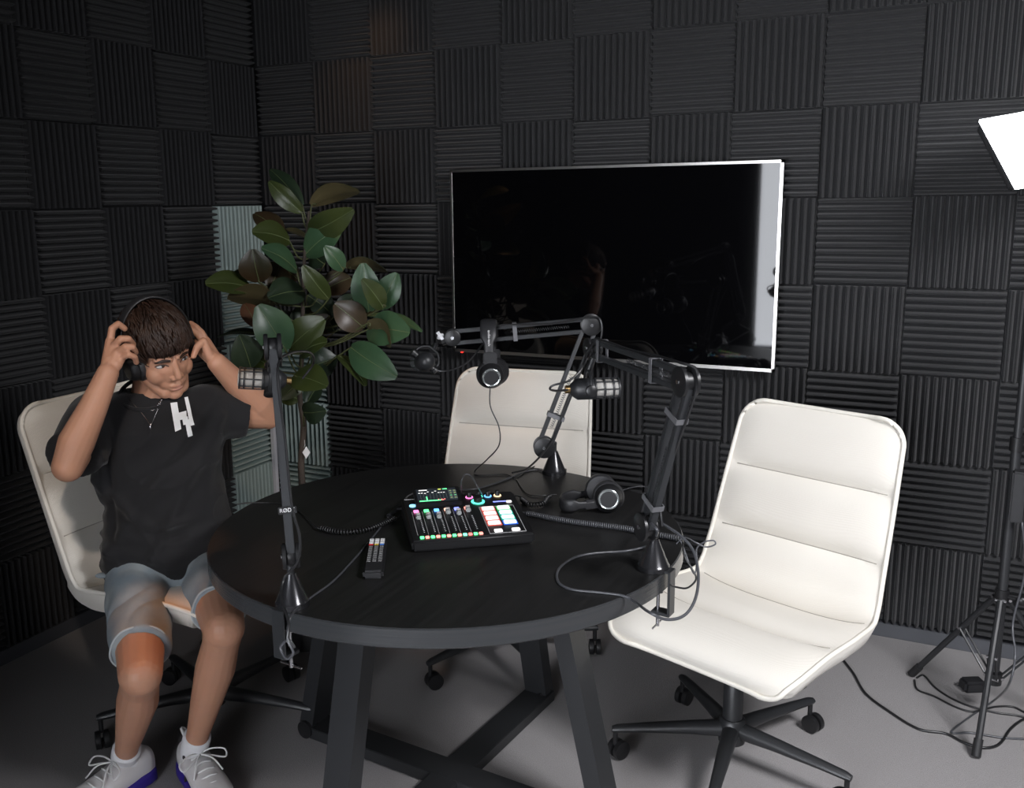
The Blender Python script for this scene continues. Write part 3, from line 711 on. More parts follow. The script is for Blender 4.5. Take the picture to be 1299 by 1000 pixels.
q = at(617, 425, 2.735); i0 = min(ctr[:12], key=lambda p: (p - q).length)
tc_ = V((i0.x, i0.y, 0)) + V((0, 0, at(617, 432, 2.74).z)); Mt = basis((0, 0, -1), V((.89, .45, 0)).normalized(), V((.45, -.89, 0)))
MB().add([Mt @ (x * .85) + tc_ + fw * .0165 + R_ * .002 for x in tv_], tf_).build('lettering', M['white_ink'], hb)

# on the table
hp = thing('headphones', 'black headphones lying on the table right of the mixing console', 'headphones', onz(760, 640, TH), 'studio headphones')
ca, cb = onz(772, 632, TH + .042), onz(762, 612, TH + .05); na = V((.35, -.92, .10)).normalized()
ear_cup(hp, ca, na, .043); ear_cup(hp, ca - na * .085 + V((-.02, .0, .008)), -na, .043)
mid_a, mid_b = ca + V((-.035, -.02, -.015)), ca - na * .085 + V((-.045, 0, -.01))
tip = onz(712, 637, TH + .022)
headband(hp, mid_a, mid_b, tip, .034, .012, V((0, 0, 1)))
for q in (mid_a, mid_b):
    MB().box(q, (.05, .010, .026), basis((tip - (mid_a + mid_b) / 2).normalized(), V((0, 0, 1)).cross((tip - (mid_a + mid_b) / 2)).normalized(), (0, 0, 1)), bev=.003).build('yoke_arm', M['black_matte'], hp)

# ------------------------------------------------------------------ mixing console
nl, nr = onz(523, 702, TH + .002), onz(678, 690, TH + .002)
X = (nr - nl); X.z = 0; X.normalize(); Y = V((-X.y, X.x, 0)); MW, MD, H0, H1 = .302, .262, .030, .058
org = V((nl.x, nl.y, TH)); mixer = thing('mixing_console', 'black podcast mixing console with lit coloured pads, faders and a small screen', 'mixing console', org + X * MW / 2 + Y * MD / 2)
def mx(x, y, z=0):
    """x across, y back from the near edge, z above the sloping deck"""
    s = y / MD; return org + X * x + Y * y + V((0, 0, H0 + (H1 - H0) * s + z))
slope = (mx(0, MD) - mx(0, 0)).normalized(); MN = X.cross(slope).normalized(); MB3 = basis(X, slope, MN)
b = MB(); vs = []
for z_ in (0, 1):
    for x_, y_ in ((0, 0), (MW, 0), (MW, MD), (0, MD)): vs.append((org + X * x_ + Y * y_ + V((0, 0, .003))) if z_ == 0 else mx(x_, y_))
bm = bmesh.new(); vv = [bm.verts.new(q) for q in vs]
for f in ((0, 1, 2, 3), (4, 5, 6, 7), (0, 1, 5, 4), (1, 2, 6, 5), (2, 3, 7, 6), (3, 0, 4, 7)): bm.faces.new([vv[i] for i in f])
bmesh.ops.recalc_face_normals(bm, faces=bm.faces); bmesh.ops.bevel(bm, geom=bm.edges[:], offset=.006, segments=3, affect='EDGES'); bm.verts.index_update()
b.add([q.co.copy() for q in bm.verts], [[q.index for q in f.verts] for f in bm.faces]); bm.free()
body = b.build('body', M['black'], mixer)
def glow(name, c, s=2.0): return mat(name, tuple(min(.8, x * .8) for x in c), .4, emit=c, es=s)
G = {k: glow('glow_' + k, c, s) for k, c, s in (('pink', (1, .25, .6), 1.6), ('green', (.15, 1, .35), 1.6), ('blue', (.15, .45, 1), 1.8), ('peach', (1, .55, .42), 1.5), ('indigo', (.25, .3, 1), 1.8), ('coral', (1, .35, .28), 1.5), ('mint', (.25, 1, .6), 1.4), ('red', (1, .25, .22), 1.3), ('white', (1, .97, .95), 1.0), ('padpink', (1, .78, .76), 1.0), ('padcyan', (.76, .95, 1), 1.0), ('padgreen', (.80, 1, .86), 1.0), ('teal', (.1, .9, .6), 2), ('orange', (1, .7, .4), 1.6))}
def key(name, x, y, sx, sy, m_, par=mixer, h=.004, bev=.001): return MB().box(mx(x, y, h / 2), (sx, sy, h), MB3, bev=bev).build(name, m_, par)
FX = [.028 + .0262 * i for i in range(6)]; tops = ['pink', 'green', 'blue', 'peach', 'indigo', 'coral']; fpos = [.126, .126, .124, .146, .136, .150]
for i, x in enumerate(FX):
    key('channel_button', x + .001, .166, .013, .012, G[tops[i]])
    tr = MB().box(mx(x + .002, .094, .0006), (.0035, .112, .0012), MB3); tr.build('fader_slot', M['black_matte'], mixer)
    MB().box(mx(x - .010, .100, .0006), (.0012, .134, .0008), MB3).build('channel_line', mat('grey_print', (.45, .45, .45), .6), mixer)
    b = MB()
    for k in range(9): b.box(mx(x + .0075, .046 + .0095 * k, .0005), (.0035, .0012, .0006), MB3)
    b.build('level_marks', M['white_ink'], mixer)
    fc = MB(); fc.box(mx(x + .002, fpos[i], .006), (.012, .021, .011), MB3, bev=.0025); fader = fc.build('fader', mat('grey_fader_cap', (.42, .44, .44), .4), mixer)
    MB().box(mx(x + .002, fpos[i] + .006, .0118), (.0105, .008, .0008), MB3).build('fader_stripe', mat('pale_stripe', (.75, .68, .66), .5), fader)
    key('listen_button', x - .0015, .0155, .0098, .0098, G['green' if i != 4 else 'mint']); key('mute_button', x + .0115, .0155, .0098, .0095, G['red' if i == 4 else 'coral'])
cols = [('padpink', 'padgreen'), ('padpink', 'padcyan'), ('padpink', 'padcyan'), ('padpink', 'padcyan')]
outl = [('o_pink', 'o_green'), ('o_pink', 'o_teal'), ('o_pink', 'o_teal'), ('o_pink', 'o_blue')]
for n_, c_ in (('o_pink', (.8, .15, .12)), ('o_green', (.1, .6, .15)), ('o_teal', (.02, .5, .35)), ('o_blue', (.03, .15, .8))): G[n_] = glow(n_, c_, .4)
for r in range(4):
    for c in range(2):
        pd = key('sound_pad', .205 + .0405 * c + .008, .152 - .0285 * r, .031, .0185, G[cols[r][c]], h=.0055, bev=.0016)
        MB().box(mx(.205 + .0405 * c + .008, .152 - .0285 * r, .0012), (.0365, .0240, .0016), MB3).build('pad_outline', G[outl[r][c]], pd)
for c in range(2): key('bank_button', .215 + .044 * c, .0395 - .016, .020, .013, G['white'])
b = MB()
for x_, y_, sx, sy in ((.2375, .013, .088, .0012), (.2375, .1685, .088, .0012), (.1925, .09, .0012, .156), (.2825, .09, .0012, .156)): b.box(mx(x_, y_, .0005), (sx, sy, .0008), MB3)
b.build('pad_frame', mat('pale_print', (.6, .6, .6), .6), mixer)
# tilted display
sc0 = mx(.092, .222, .012); bb = MB().box(sc0, (.122, .075, .014), Matrix.Rotation(.16, 3, X) @ MB3, bev=.002).build('display_housing', M['black'], mixer)
MS = Matrix.Rotation(.16, 3, X) @ MB3
MB().box(sc0 + MS @ V((-.002, 0, .0073)), (.104, .060, .0012), MS).build('display', mat('dim_display', (.004, .005, .006), .08, emit=(.02, .024, .03), es=1), bb)
b = MB(); gi = {}
cl = [G['green'], G['white'], G['red'], mat('display_yellow', (.4, .4, .1), .4, emit=(.7, .8, .15), es=1), mat('display_slate', (.1, .1, .1), .4, emit=(.05, .08, .07), es=1)]
def sbx(x, y, sx, sy, mi): b.box(sc0 + MS @ V((x, y, .0082)), (sx, sy, .0006), MS, mi)
sbx(-.022, -.026, .056, .0035, 0); sbx(.010, -.025, .006, .004, 2); sbx(-.03, -.016, .003, .018, 0); sbx(-.036, .025, .022, .003, 1); sbx(.008, .026, .008, .004, 3); sbx(.022, .026, .012, .003, 0)
for k, (x, y) in enumerate(((-.047, .012), (-.040, .012), (-.032, .010), (-.024, .016), (-.012, .012), (-.004, .018), (.004, .010), (.011, .010), (.018, .010))): sbx(x, y, .005, .0016, 1)
for k in range(9): sbx(-.045 + .0085 * k, -.006, .0006, .026, 4)
for k in range(3): sbx(.0 + .008 * k, -.0225, .003, .003, 2)
outl = [('o_pink', 'o_green'), ('o_pink', 'o_teal'), ('o_pink', 'o_teal'), ('o_pink', 'o_blue')]
for n_, c_ in (('o_pink', (.8, .15, .12)), ('o_green', (.1, .6, .15)), ('o_teal', (.02, .5, .35)), ('o_blue', (.03, .15, .8))): G[n_] = glow(n_, c_, .4)
for r in range(4):
    for c in range(2): sbx(.035 + .011 * c, .015 - .011 * r, .009, .008, 4); sbx(.035 + .011 * c, .015 - .011 * r + .001, .004, .002, 3 if r != 2 else 0)
b.build('display_graphics', cl, bb)
MB().lathe(mx(.024, .205), [(.0085, 0), (.0085, .0015)], axis=MN).build('wireless_button', glow('glow_sky', (.25, .65, 1), 2), mixer)
tv_, tf_ = text_mesh('R\u00D8DECaster', .0062)
MB().add([MB3 @ x + mx(.024, .246, .0006) for x in tv_], tf_).build('brand_lettering', M['white_ink'], mixer)
for k, (x, y, r, c) in enumerate(((.178, .234, .0065, 'pink'), (.204, .234, .0065, 'teal'), (.228, .234, .0065, 'blue'), (.254, .234, .0065, 'orange'), (.196, .203, .0115, 'teal'))):
    kb = MB().lathe(mx(x, y), [(r * 1.15, 0), (r, .002), (r * .95, .014), (r * .8, .0155)], axis=MN).build('knob', M['black'], mixer)
    MB().lathe(mx(x, y), [(r * 1.25, .0), (r * 1.55, .0006), (r * 1.55, .0018), (r * 1.2, .0022)], axis=MN).build('light_ring', G[c], kb)
b = MB(); b.box(mx(.252, .196, .0006), (.034, .004, .0008), MB3); b.build('status_strip', G['indigo'], mixer)
key('record_button', .276, .190, .014, .010, G['white'], h=.003)

# ------------------------------------------------------------------ remote control
a_, c_ = onz(473, 726, TH + .018), onz(479, 684, TH + .018); rd = (c_ - a_); rd.z = 0; rl = rd.length; rd.normalize(); rs = V((rd.y, -rd.x, 0)); rc = (a_ + c_) / 2; rc.z = TH
rem = thing('remote_control', 'small black remote control with white buttons on the table left of the console', 'remote control', rc)
MR = basis(rs, rd, (0, 0, 1)); MB().box(rc + V((0, 0, .0105)), (.046, rl, .020), MR, bev=.005).build('body', M['black_matte'], rem)
for r in range(2):
    for c in range(3): MB().box(rc + MR @ V((-.013 + .013 * c, rl / 2 - .016 - .017 * r, .0215)), (.0108, .0145, .003), MR, bev=.001).build('large_button', M['white_ink'], rem)
for c, q in enumerate(((.8, .05, .05), (.75, .55, .08), (.1, .25, .7))): MB().box(rc + MR @ V((-.013 + .013 * c, rl / 2 - .046, .0212)), (.010, .005, .002), MR).build('colour_button', mat('button_colour', q, .4), rem)
b = MB()
for r in range(9):
    for c in range(3): b.box(rc + MR @ V((-.013 + .013 * c, rl / 2 - .060 - .0115 * r, .0212)), (.0085, .0040, .0018), MR)
b.build('button_rows', mat('grey_buttons', (.22, .22, .22), .5), rem)

# ------------------------------------------------------------------ cables
def cable(label, pts, r=.0026, m_='cable', n=8): return tag(MB().tube(crot(pts, n), r, 8).build('cable', M[m_], None, 180), label, 'cable')
def coil(label, pts, turns, R=.0062, r=.0021, lead=(0, 0)):
    c = crot(pts, 12); L = [0]
    for p, q in zip(c, c[1:]): L.append(L[-1] + (q - p).length)
    P = []; N = turns * 8
    for i in range(N + 1):
        s = L[-1] * i / N
        k = max(j for j in range(len(L)) if L[j] <= s + 1e-9); k = min(k, len(c) - 2)
        t = (s - L[k]) / max(1e-9, L[k + 1] - L[k]); p = c[k].lerp(c[k + 1], t); d = (c[k + 1] - c[k]).normalized()
        u = V((0, 0, 1)); u = (u - d * u.dot(d)).normalized(); w_ = d.cross(u); an = 2 * math.pi * i / 8; fo = min(1, i / 16, (N - i) / 16)
        P.append(p + (u * math.cos(an) + w_ * math.sin(an)) * R * max(fo, .05))
    mb = MB(); mb.tube(P, r, 6)
    return mb
Zt = TH + .0028
g_ = lambda u, v, z=Zt: onz(u, v, z)
mb = coil('', [g_(402, 669, TH + .0085), g_(435, 675, TH + .0085), g_(468, 671, TH + .0085), g_(505, 656, TH + .0085)], 34)
mb.tube(crot([g_(300, 640), g_(320, 638), g_(354, 639), g_(378, 648), g_(402, 669, TH + .0085)], 8), .0018, 8)
mb.tube(crot([g_(505, 656, TH + .0085), g_(512, 651, TH + .012), g_(517, 647, TH + .02)], 6), .003, 8)
tag(mb.build('coiled_cable', M['cable_dark'], None, 180), 'black coiled headphone cable on the table from the young man to the console', 'cable')
mb = coil('', [g_(664, 651, TH + .0085), g_(720, 661, TH + .0085), g_(790, 670, TH + .0085), g_(820, 676, TH + .0085), g_(866, 684, TH + .0085)], 78, R=.0062)
mb.tube(crot([g_(652, 645, TH + .02), g_(658, 648, TH + .012), g_(664, 651, TH + .0085)], 6), .003, 8)
tag(mb.build('coiled_cable', M['cable'], None, 180), 'long black coiled cable crossing the table from the console to the right arm', 'cable')
mb = coil('', [g_(660, 632, TH + .009), g_(672, 640, TH + .009), g_(688, 639, TH + .009), g_(694, 632, TH + .009), g_(700, 629, TH + .009)], 24)
mb.tube(crot([g_(650, 630, TH + .035), g_(656, 629, TH + .03), g_(662, 631, TH + .01)], 6), .0022, 8)
tag(mb.build('coiled_cable', M['cable_dark'], None, 180), 'short coiled cable bunched between the console and the headphones', 'cable')
cable('grey microphone cable running from the console to the near left arm', [g_(512, 645, TH + .03), g_(500, 648, TH + .01), g_(487, 664), g_(466, 690), g_(447, 712), g_(422, 738), g_(396, 757), g_(382, 768), at(371, 779, 1.80), at(366, 792, 1.77), at(365, 812, 1.75), at(372, 828, 1.75), at(364, 836, 1.76), at(356, 822, 1.77), at(366, 812, 1.76), at(374, 822, 1.76)])
b = MB(); e0, e1 = g_(493, 655, TH + .008), g_(506, 645, TH + .012); b.cyl(e0, e1, .007); b.cyl(e1, e1 + (e1 - e0) * .4, .0055)
tag(b.build('cable_plug', M['black_metal'], None), 'black metal plug beside the left edge of the mixing console', 'plug')
cable('thin grey cable running behind the console toward the far arm', [g_(512, 636, TH + .03), g_(520, 628, TH + .015), g_(545, 620), g_(575, 621), g_(605, 620), g_(640, 609), g_(662, 600), g_(680, 596), g_(693, 600)], .0022)
cable('thin black cable hanging down from the headphones on the far arm', [at(622, 487, 2.73), at(622, 515, 2.72), at(633, 542, 2.71), at(633, 565, 2.70), at(618, 583, 2.66), g_(603, 597, TH + .006), g_(606, 603), g_(640, 602), g_(655, 606), g_(668, 597), g_(678, 592)], .0019, 'cable_dark')
cable('grey cable arching up from the back of the console', [g_(586, 628, TH + .05), at(585, 612, 2.40), at(590, 602, 2.42), at(598, 605, 2.42), at(606, 618, 2.38), g_(612, 628, TH + .055)], .0018)
cable('thin cable trailing from the far arm to the headphones on the table', [g_(655, 608), g_(664, 622), g_(672, 628), g_(686, 629), g_(706, 627)], .0016, 'cable_dark')
cable('grey cable looping across the table and over its right edge', [at(826, 664, 1.98), at(834, 676, 1.96), g_(822, 692, TH + .02), g_(795, 699), g_(755, 702), g_(728, 708), g_(709, 722), g_(708, 738), g_(725, 748), g_(760, 752), g_(790, 756), g_(806, 764, TH + .004), at(822, 776, 1.80), at(845, 786, 1.80), at(868, 781, 1.82), at(882, 760, 1.85), at(886, 730, 1.90), at(880, 700, 1.95), at(866, 682, 1.98), at(846, 668, 2.02), at(838, 664, 2.03)], .0030)
cable('thin cable curled beyond the right edge of the table', [at(858, 690, 1.99), at(868, 682, 1.99), at(882, 688, 1.98), at(895, 694, 1.98), at(907, 691, 1.98), at(905, 686, 1.98), at(893, 688, 1.98), at(884, 696, 1.98), at(884, 712, 1.98), at(880, 728, 1.98), at(866, 692, 1.99), at(862, 684, 1.99)], .0016, 'cable')
cable('short dark cable hanging under the right edge of the table', [at(866, 688, 1.98), at(868, 705, 1.96), at(878, 722, 1.95), at(883, 735, 1.94), at(872, 746, 1.92), at(858, 745, 1.90), at(850, 742, 1.88)], .0020, 'cable_dark')
cable('thin cable from the right headphone cup to the right arm', [g_(790, 622, TH + .03), g_(800, 619, TH + .012), g_(815, 617), g_(828, 622), g_(838, 633)], .0016)
gF = lambda u, v: onz(u, v, .004)
cable('black power cable lying on the floor behind the right chair', [gF(1070, 838), gF(1083, 855), gF(1098, 880), gF(1128, 903), gF(1165, 925), gF(1200, 931), gF(1222, 942), gF(1248, 949), gF(1268, 944), gF(1282, 925), gF(1300, 912), gF(1325, 905)], .0040, 'cable_dark')
cable('thin black cable looped round the feet of the light stand', [gF(1163, 860), gF(1172, 857), gF(1186, 872), gF(1205, 885), gF(1230, 896), gF(1262, 904), gF(1290, 908), gF(1320, 915)], .0030, 'cable_dark')
cable('second black cable curling from the tripod foot across the floor', [gF(1160, 863), gF(1164, 875), gF(1186, 884), gF(1212, 897), gF(1235, 903), gF(1262, 897), gF(1285, 897), gF(1305, 905), gF(1330, 900)], .0030, 'cable_dark')
cable('grey cable dropping from the light stand to the floor', [PC + V((.03, -.03, .64)), PC + V((.05, -.03, .5)), at(1285, 790, 2.62), at(1288, 830, 2.60), at(1280, 868, 2.60), onz(1262, 888, .02), gF(1230, 910), gF(1207, 929), gF(1232, 930), gF(1270, 936), gF(1305, 938)], .0030)
bb = thing('power_brick', 'black power brick lying on the floor among the cables of the light stand', 'power adapter', onz(1232, 876, 0))
q = onz(1233, 876, .0); MB().box(q + V((0, 0, .020)), (.07, .05, .038), Matrix.Rotation(.5, 3, 'Z'), bev=.008).build('housing', M['black_matte'], bb)

# ------------------------------------------------------------------ the young man
SKIN = mat('skin', (.44, .225, .145), .5, spec=.4, sub=.12, bump=(220, .15, .001), var=(14, (.48, .25, .16), (1, 1, 1), .25))
SHIRT = mat('black_cotton', (.011, .011, .0125), .8, spec=.25, sheen=.12, bump=(30, .25, .004))
DENIM = weave(mat('light_blue_denim', (.22, .265, .30), .85, spec=.2, var=(16, (.31, .335, .34), (1, 1, 1), .2)), 260, .3, .001)
WHITE = mat('white_cotton', (.78, .78, .80), .8, bump=(200, .4, .002)); SHOE = mat('white_shoe_leather', (.72, .70, .70), .5, bump=(60, .3, .002))
man = thing('person', 'young man in black t-shirt and denim shorts, seated, adjusting the headphones on his head', 'person', (.93, -1.62, 0))
Pf = V((.57, -.82, 0)).normalized(); Pl = V((.82, .57, 0)).normalized(); UP = V((0, 0, 1))
# head frame: l = his left, f = where the face points, u = crown
yaw, pitch, roll = math.radians(-17), math.radians(20), math.radians(13)
f = V((math.cos(yaw) * math.cos(pitch), math.sin(yaw) * math.cos(pitch), -math.sin(pitch))); l = UP.cross(f).normalized(); u = f.cross(l).normalized()
u = (u * math.cos(roll) - l * math.sin(roll)).normalized(); l = u.cross(f).normalized()
HC = at(202, 449, 2.52); HB = basis(l, f, u)
def h(x, y, z): return HC + HB @ V((x, y, z))
S = MB()
S.ell(h(0, -.018, .042), (.074, .094, .084), HB, 32)
S.ell(h(0, .030, -.008), (.062, .060, .078), HB, 28)
S.ell(h(0, .036, -.062), (.046, .044, .040), HB, 24)
S.ell(h(0, .064, -.090), (.022, .019, .017), HB, 20)
for s in (-1, 1):
    S.ell(h(.036 * s, .050, -.022), (.028, .028, .032), HB, 20)
    S.capsule(h(.012 * s, .083, .030), h(.042 * s, .069, .032), .009, .008)
    S.capsule(h(.055 * s, .0, -.040), h(.024 * s, .058, -.080), .020, .019)
    S.ell(h(.021 * s, .060, -.047), (.019, .021, .024), HB, 18)
    S.ell(h(.078 * s, -.004, .002), (.008, .018, .030), HB, 16)
    S.ell(h(.0110 * s, .090, -.0265), (.0075, .009, .0065), HB, 14)
S.capsule(h(0, .083, .018), h(0, .099, -.020), .0080, .0095); S.ell(h(0, .098, -.022), (.0095, .010, .008), HB, 14)
S.capsule(h(-.014, .081, -.0535), h(.014, .081, -.0535), .0060, .0060); S.capsule(h(-.007, .0855, -.0515), h(.007, .0855, -.0515), .0058)
S.capsule(h(-.010, .080, -.0650), h(.010, .080, -.0650), .0068, .0068); S.ell(h(0, .074, -.060), (.024, .012, .018), HB, 16)
# neck and trunk
NB = V((.915, -1.625, 1.02))
S.capsule(h(0, -.022, -.055), NB, .056, .060); S.capsule(h(0, .012, -.065), NB + Pf * .02, .040, .050)
shR, shL = NB - Pl * .165 + V((0, 0, -.02)), NB + Pl * .160 + V((0, 0, -.01))
elR, elL = at(86, 592, 2.35), at(340, 528, 2.74)
wrR, wrL = at(137, 473, 2.35), at(275, 460, 2.56)
PV = V((.925, -1.60, .555))
S.capsule(NB - V((0, 0, .06)), PV, .085, .11); S.capsule(shR, shL, .055, .055); S.capsule(NB - Pl * .06 - V((0, 0, .14)), PV - Pl * .05, .08, .09); S.capsule(NB + Pl * .06 - V((0, 0, .14)), PV + Pl * .05, .08, .09)
def limb(pts):
    for (a, ra), (b_, rb) in zip(pts, pts[1:]): S.capsule(a, b_, ra, rb, 18)
limb([(shR, .052), (shR.lerp(elR, .5), .050), (elR, .039)]); limb([(shL, .052), (shL.lerp(elL, .5), .048), (elL, .037)])
for e_, w_, sgn in ((elR, wrR, 1), (elL, wrL, -1)):
    side_ = (w_ - e_).cross(F_).normalized()
    limb([(e_, .038), (e_.lerp(w_, .25) + side_ * .004 * sgn, .044), (e_.lerp(w_, .62), .035), (w_, .0265)])
def finger(pts, r0, r1):
    n = len(pts) - 1
    for i in range(n): S.capsule(pts[i], pts[i + 1], r0 + (r1 - r0) * i / n, r0 + (r1 - r0) * (i + 1) / n, 12)
# right hand, back of the hand to the lens, fingers bent over the ear cup
K = [at(140, 433, 2.385), at(144, 440, 2.375), at(149, 447, 2.365), at(153, 455, 2.365)]
for k in K: S.capsule(wrR, k, .021, .0125)
S.capsule(K[0], K[3], .012, .012); S.capsule(wrR.lerp(K[1], .45), wrR.lerp(K[3], .6), .019, .017)
finger([K[0], at(142, 417, 2.385), at(150, 411, 2.400), at(158, 417, 2.415)], .0098, .0080)
finger([K[1], at(153, 430, 2.360), at(163, 430, 2.370), at(169, 437, 2.395)], .0102, .0080)
finger([K[2], at(159, 440, 2.350), at(168, 440, 2.360), at(172, 447, 2.385)], .0098, .0078)
finger([K[3], at(163, 450, 2.350), at(171, 453, 2.365), at(173, 460, 2.385)], .0088, .0070)
finger([wrR.lerp(K[0], .35), at(147, 458, 2.420), at(156, 447, 2.445), at(163, 440, 2.455)], .0125, .0090)
# left hand
K = [at(262, 433, 2.585), at(259, 437, 2.58), at(257, 443, 2.585), at(257, 449, 2.595)]
for k in K: S.capsule(wrL, k, .020, .012)
S.capsule(K[0], K[3], .012, .011); S.capsule(wrL, at(264, 448, 2.555), .021, .017)
finger([K[0], at(256, 422, 2.58), at(249, 415, 2.575), at(242, 410, 2.58)], .0095, .0074)
finger([K[1], at(251, 425, 2.575), at(244, 419, 2.575), at(238, 417, 2.58)], .0095, .0074)
finger([K[2], at(247, 434, 2.59), at(239, 432, 2.595)], .0092, .0076)
finger([K[3], at(248, 444, 2.61), at(240, 443, 2.615)], .0085, .0070)
finger([at(266, 452, 2.545), at(258, 433, 2.53), at(250, 440, 2.515), at(245.5, 452, 2.515)], .0125, .0078)
# legs
hpR, hpL = PV - Pl * .095 + V((0, 0, -.005)), PV + Pl * .095 + V((0, 0, -.005))
knR, knL = onz(178, 856, .452), onz(284, 797, .52)
anR, anL = onz(159, 960, .10), onz(247, 948, .105)
for hp_, kn, an, s in ((hpR, knR, anR, -1), (hpL, knL, anL, 1)):
    limb([(hp_, .078), (hp_.lerp(kn, .5), .070), (hp_.lerp(kn, .88), .056), (kn, .052)])
    S.ell(kn - F_ * .014, (.040, .040, .046), None, 18)
    back = (F_ - UP * F_.dot(UP)).normalized()
    limb([(kn, .050), (kn.lerp(an, .14) + back * .012, .047), (kn.lerp(an, .34) + back * .020, .052), (kn.lerp(an, .62) + back * .008, .041), (kn.lerp(an, .86), .031), (an, .031)])
tR, tL = V((-.18, -.98, 0)).normalized(), V((.90, -.44, 0)).normalized()
for an, t in ((anR, tR), (anL, tL)):
    g0 = V((an.x, an.y, .050)); limb([(an, .031), (g0 - t * .02, .028), (g0 + t * .06 - V((0, 0, .01)), .022), (g0 + t * .12 - V((0, 0, .016)), .014)])
body_me = remeshed(S, .0027, 4)
HI = HB.inverted()
def dent(q, c, rad, amp, dirn):
    d2 = sum(((q[i] - c[i]) / rad[i]) ** 2 for i in range(3)); return V(dirn) * (amp * math.exp(-d2)) if d2 < 9 else None
DENTS = [((s * .031, .088, .010), (.015, .03, .0085), -.0065, (0, 1, 0)) for s in (-1, 1)] + \
        [((s * .0, .095, -.0595), (.021, .02, .0016), -.0040, (0, 1, 0)) for s in (0,)] + \
        [((s * .0075, .100, -.0385), (.0038, .012, .0030), -.005, (0, .3, -1)) for s in (-1, 1)] + \
        [((0, .094, -.044), (.003, .02, .006), -.0018, (0, 1, 0)), ((0, .090, -.0745), (.014, .02, .004), -.003, (0, 1, 0))] + \
        [((s * .040, .062, -.052), (.016, .03, .02), -.0010, (0, 1, 0)) for s in (-1, 1)]
for v in body_me.vertices:
    if v.co.z > 1.0 and (v.co - HC).length < .16:
        q = HI @ (v.co - HC)
        if q.y > .03:
            dsum = V((0, 0, 0))
            for c, rad, amp, dr in DENTS:
                d_ = dent(q, c, rad, amp, dr)
                if d_: dsum += d_
            v.co = v.co + HB @ dsum
body_me.update()
bodyo = link_mesh('body', body_me, SKIN, man)
bvh_b = BVHTree.FromPolygons([v.co.copy() for v in body_me.vertices], [list(p.vertices) for p in body_me.polygons])
def on_face(x, z, off):
    o_ = h(x, .25, z); hit = bvh_b.ray_cast(o_, -(HB @ V((0, 1, 0))))
    return (hit[0] + (HB @ V((0, 1, 0))) * off) if hit[0] else h(x, .09, z)
# eyes look up and to his left
iris = mat('dark_iris', (.03, .018, .012), .15); eyew = mat('eye_white', (.42, .40, .39), .3)
HAIRM = mat('dark_brown_hair', (.016, .009, .007), .45, spec=.3, var=(30, (.034, .018, .012), (1, 1, 1), .2))
for s in (-1, 1):
    e = on_face(.031 * s, .010, 0); b = MB(); b.ell(e + HB @ V((0, -.0035, 0)), (.0130, .0080, .0054), HB, 20)
    eo = b.build('eye', eyew, man)
    MB().ell(e + HB @ V((.0030, .0012, .0014)), (.0050, .0050, .0046), HB, 16).build('iris', iris, eo)
    P = [on_face(.031 * s + x, .010 + .0054 * (1 - (x / .0155) ** 2) + .0004, .0012) for x in (-.0150, -.010, -.005, 0, .005, .010, .0150)]
    MB().tube(crot(P, 3), .0013, 6).build('upper_lid', mat('lash_line', (.05, .025, .018), .6), eo)
    P = [on_face((.013 + .034 * t) * s, .0300 + .0030 * math.sin(t * 3.0) - .0035 * t , .0008) for t in (0, .2, .4, .6, .8, 1)]
    MB().tube(crot(P, 4), [.0022 + .0020 * math.sin(math.pi * min(1, .15 + .8 * i / 20)) for i in range(21)], 8, flat=.7).build('eyebrow', HAIRM, man)
lp = MB()
for z_, y_ in ((-.0555, .0), (-.0645, 0)):
    P = [on_face(x, z_ - (.0012 if z_ < -.06 else -.001) * (1 - (x / .02) ** 2), -.0012) for x in (-.019, -.012, -.005, 0, .005, .012, .019)]
    lp.tube(crot(P, 3), [.0008 + .0019 * math.sin(math.pi * i / 18) for i in range(19)], 8)
lp.build('lips', mat('lips', (.42, .17, .13), .45, sub=.1), bodyo)

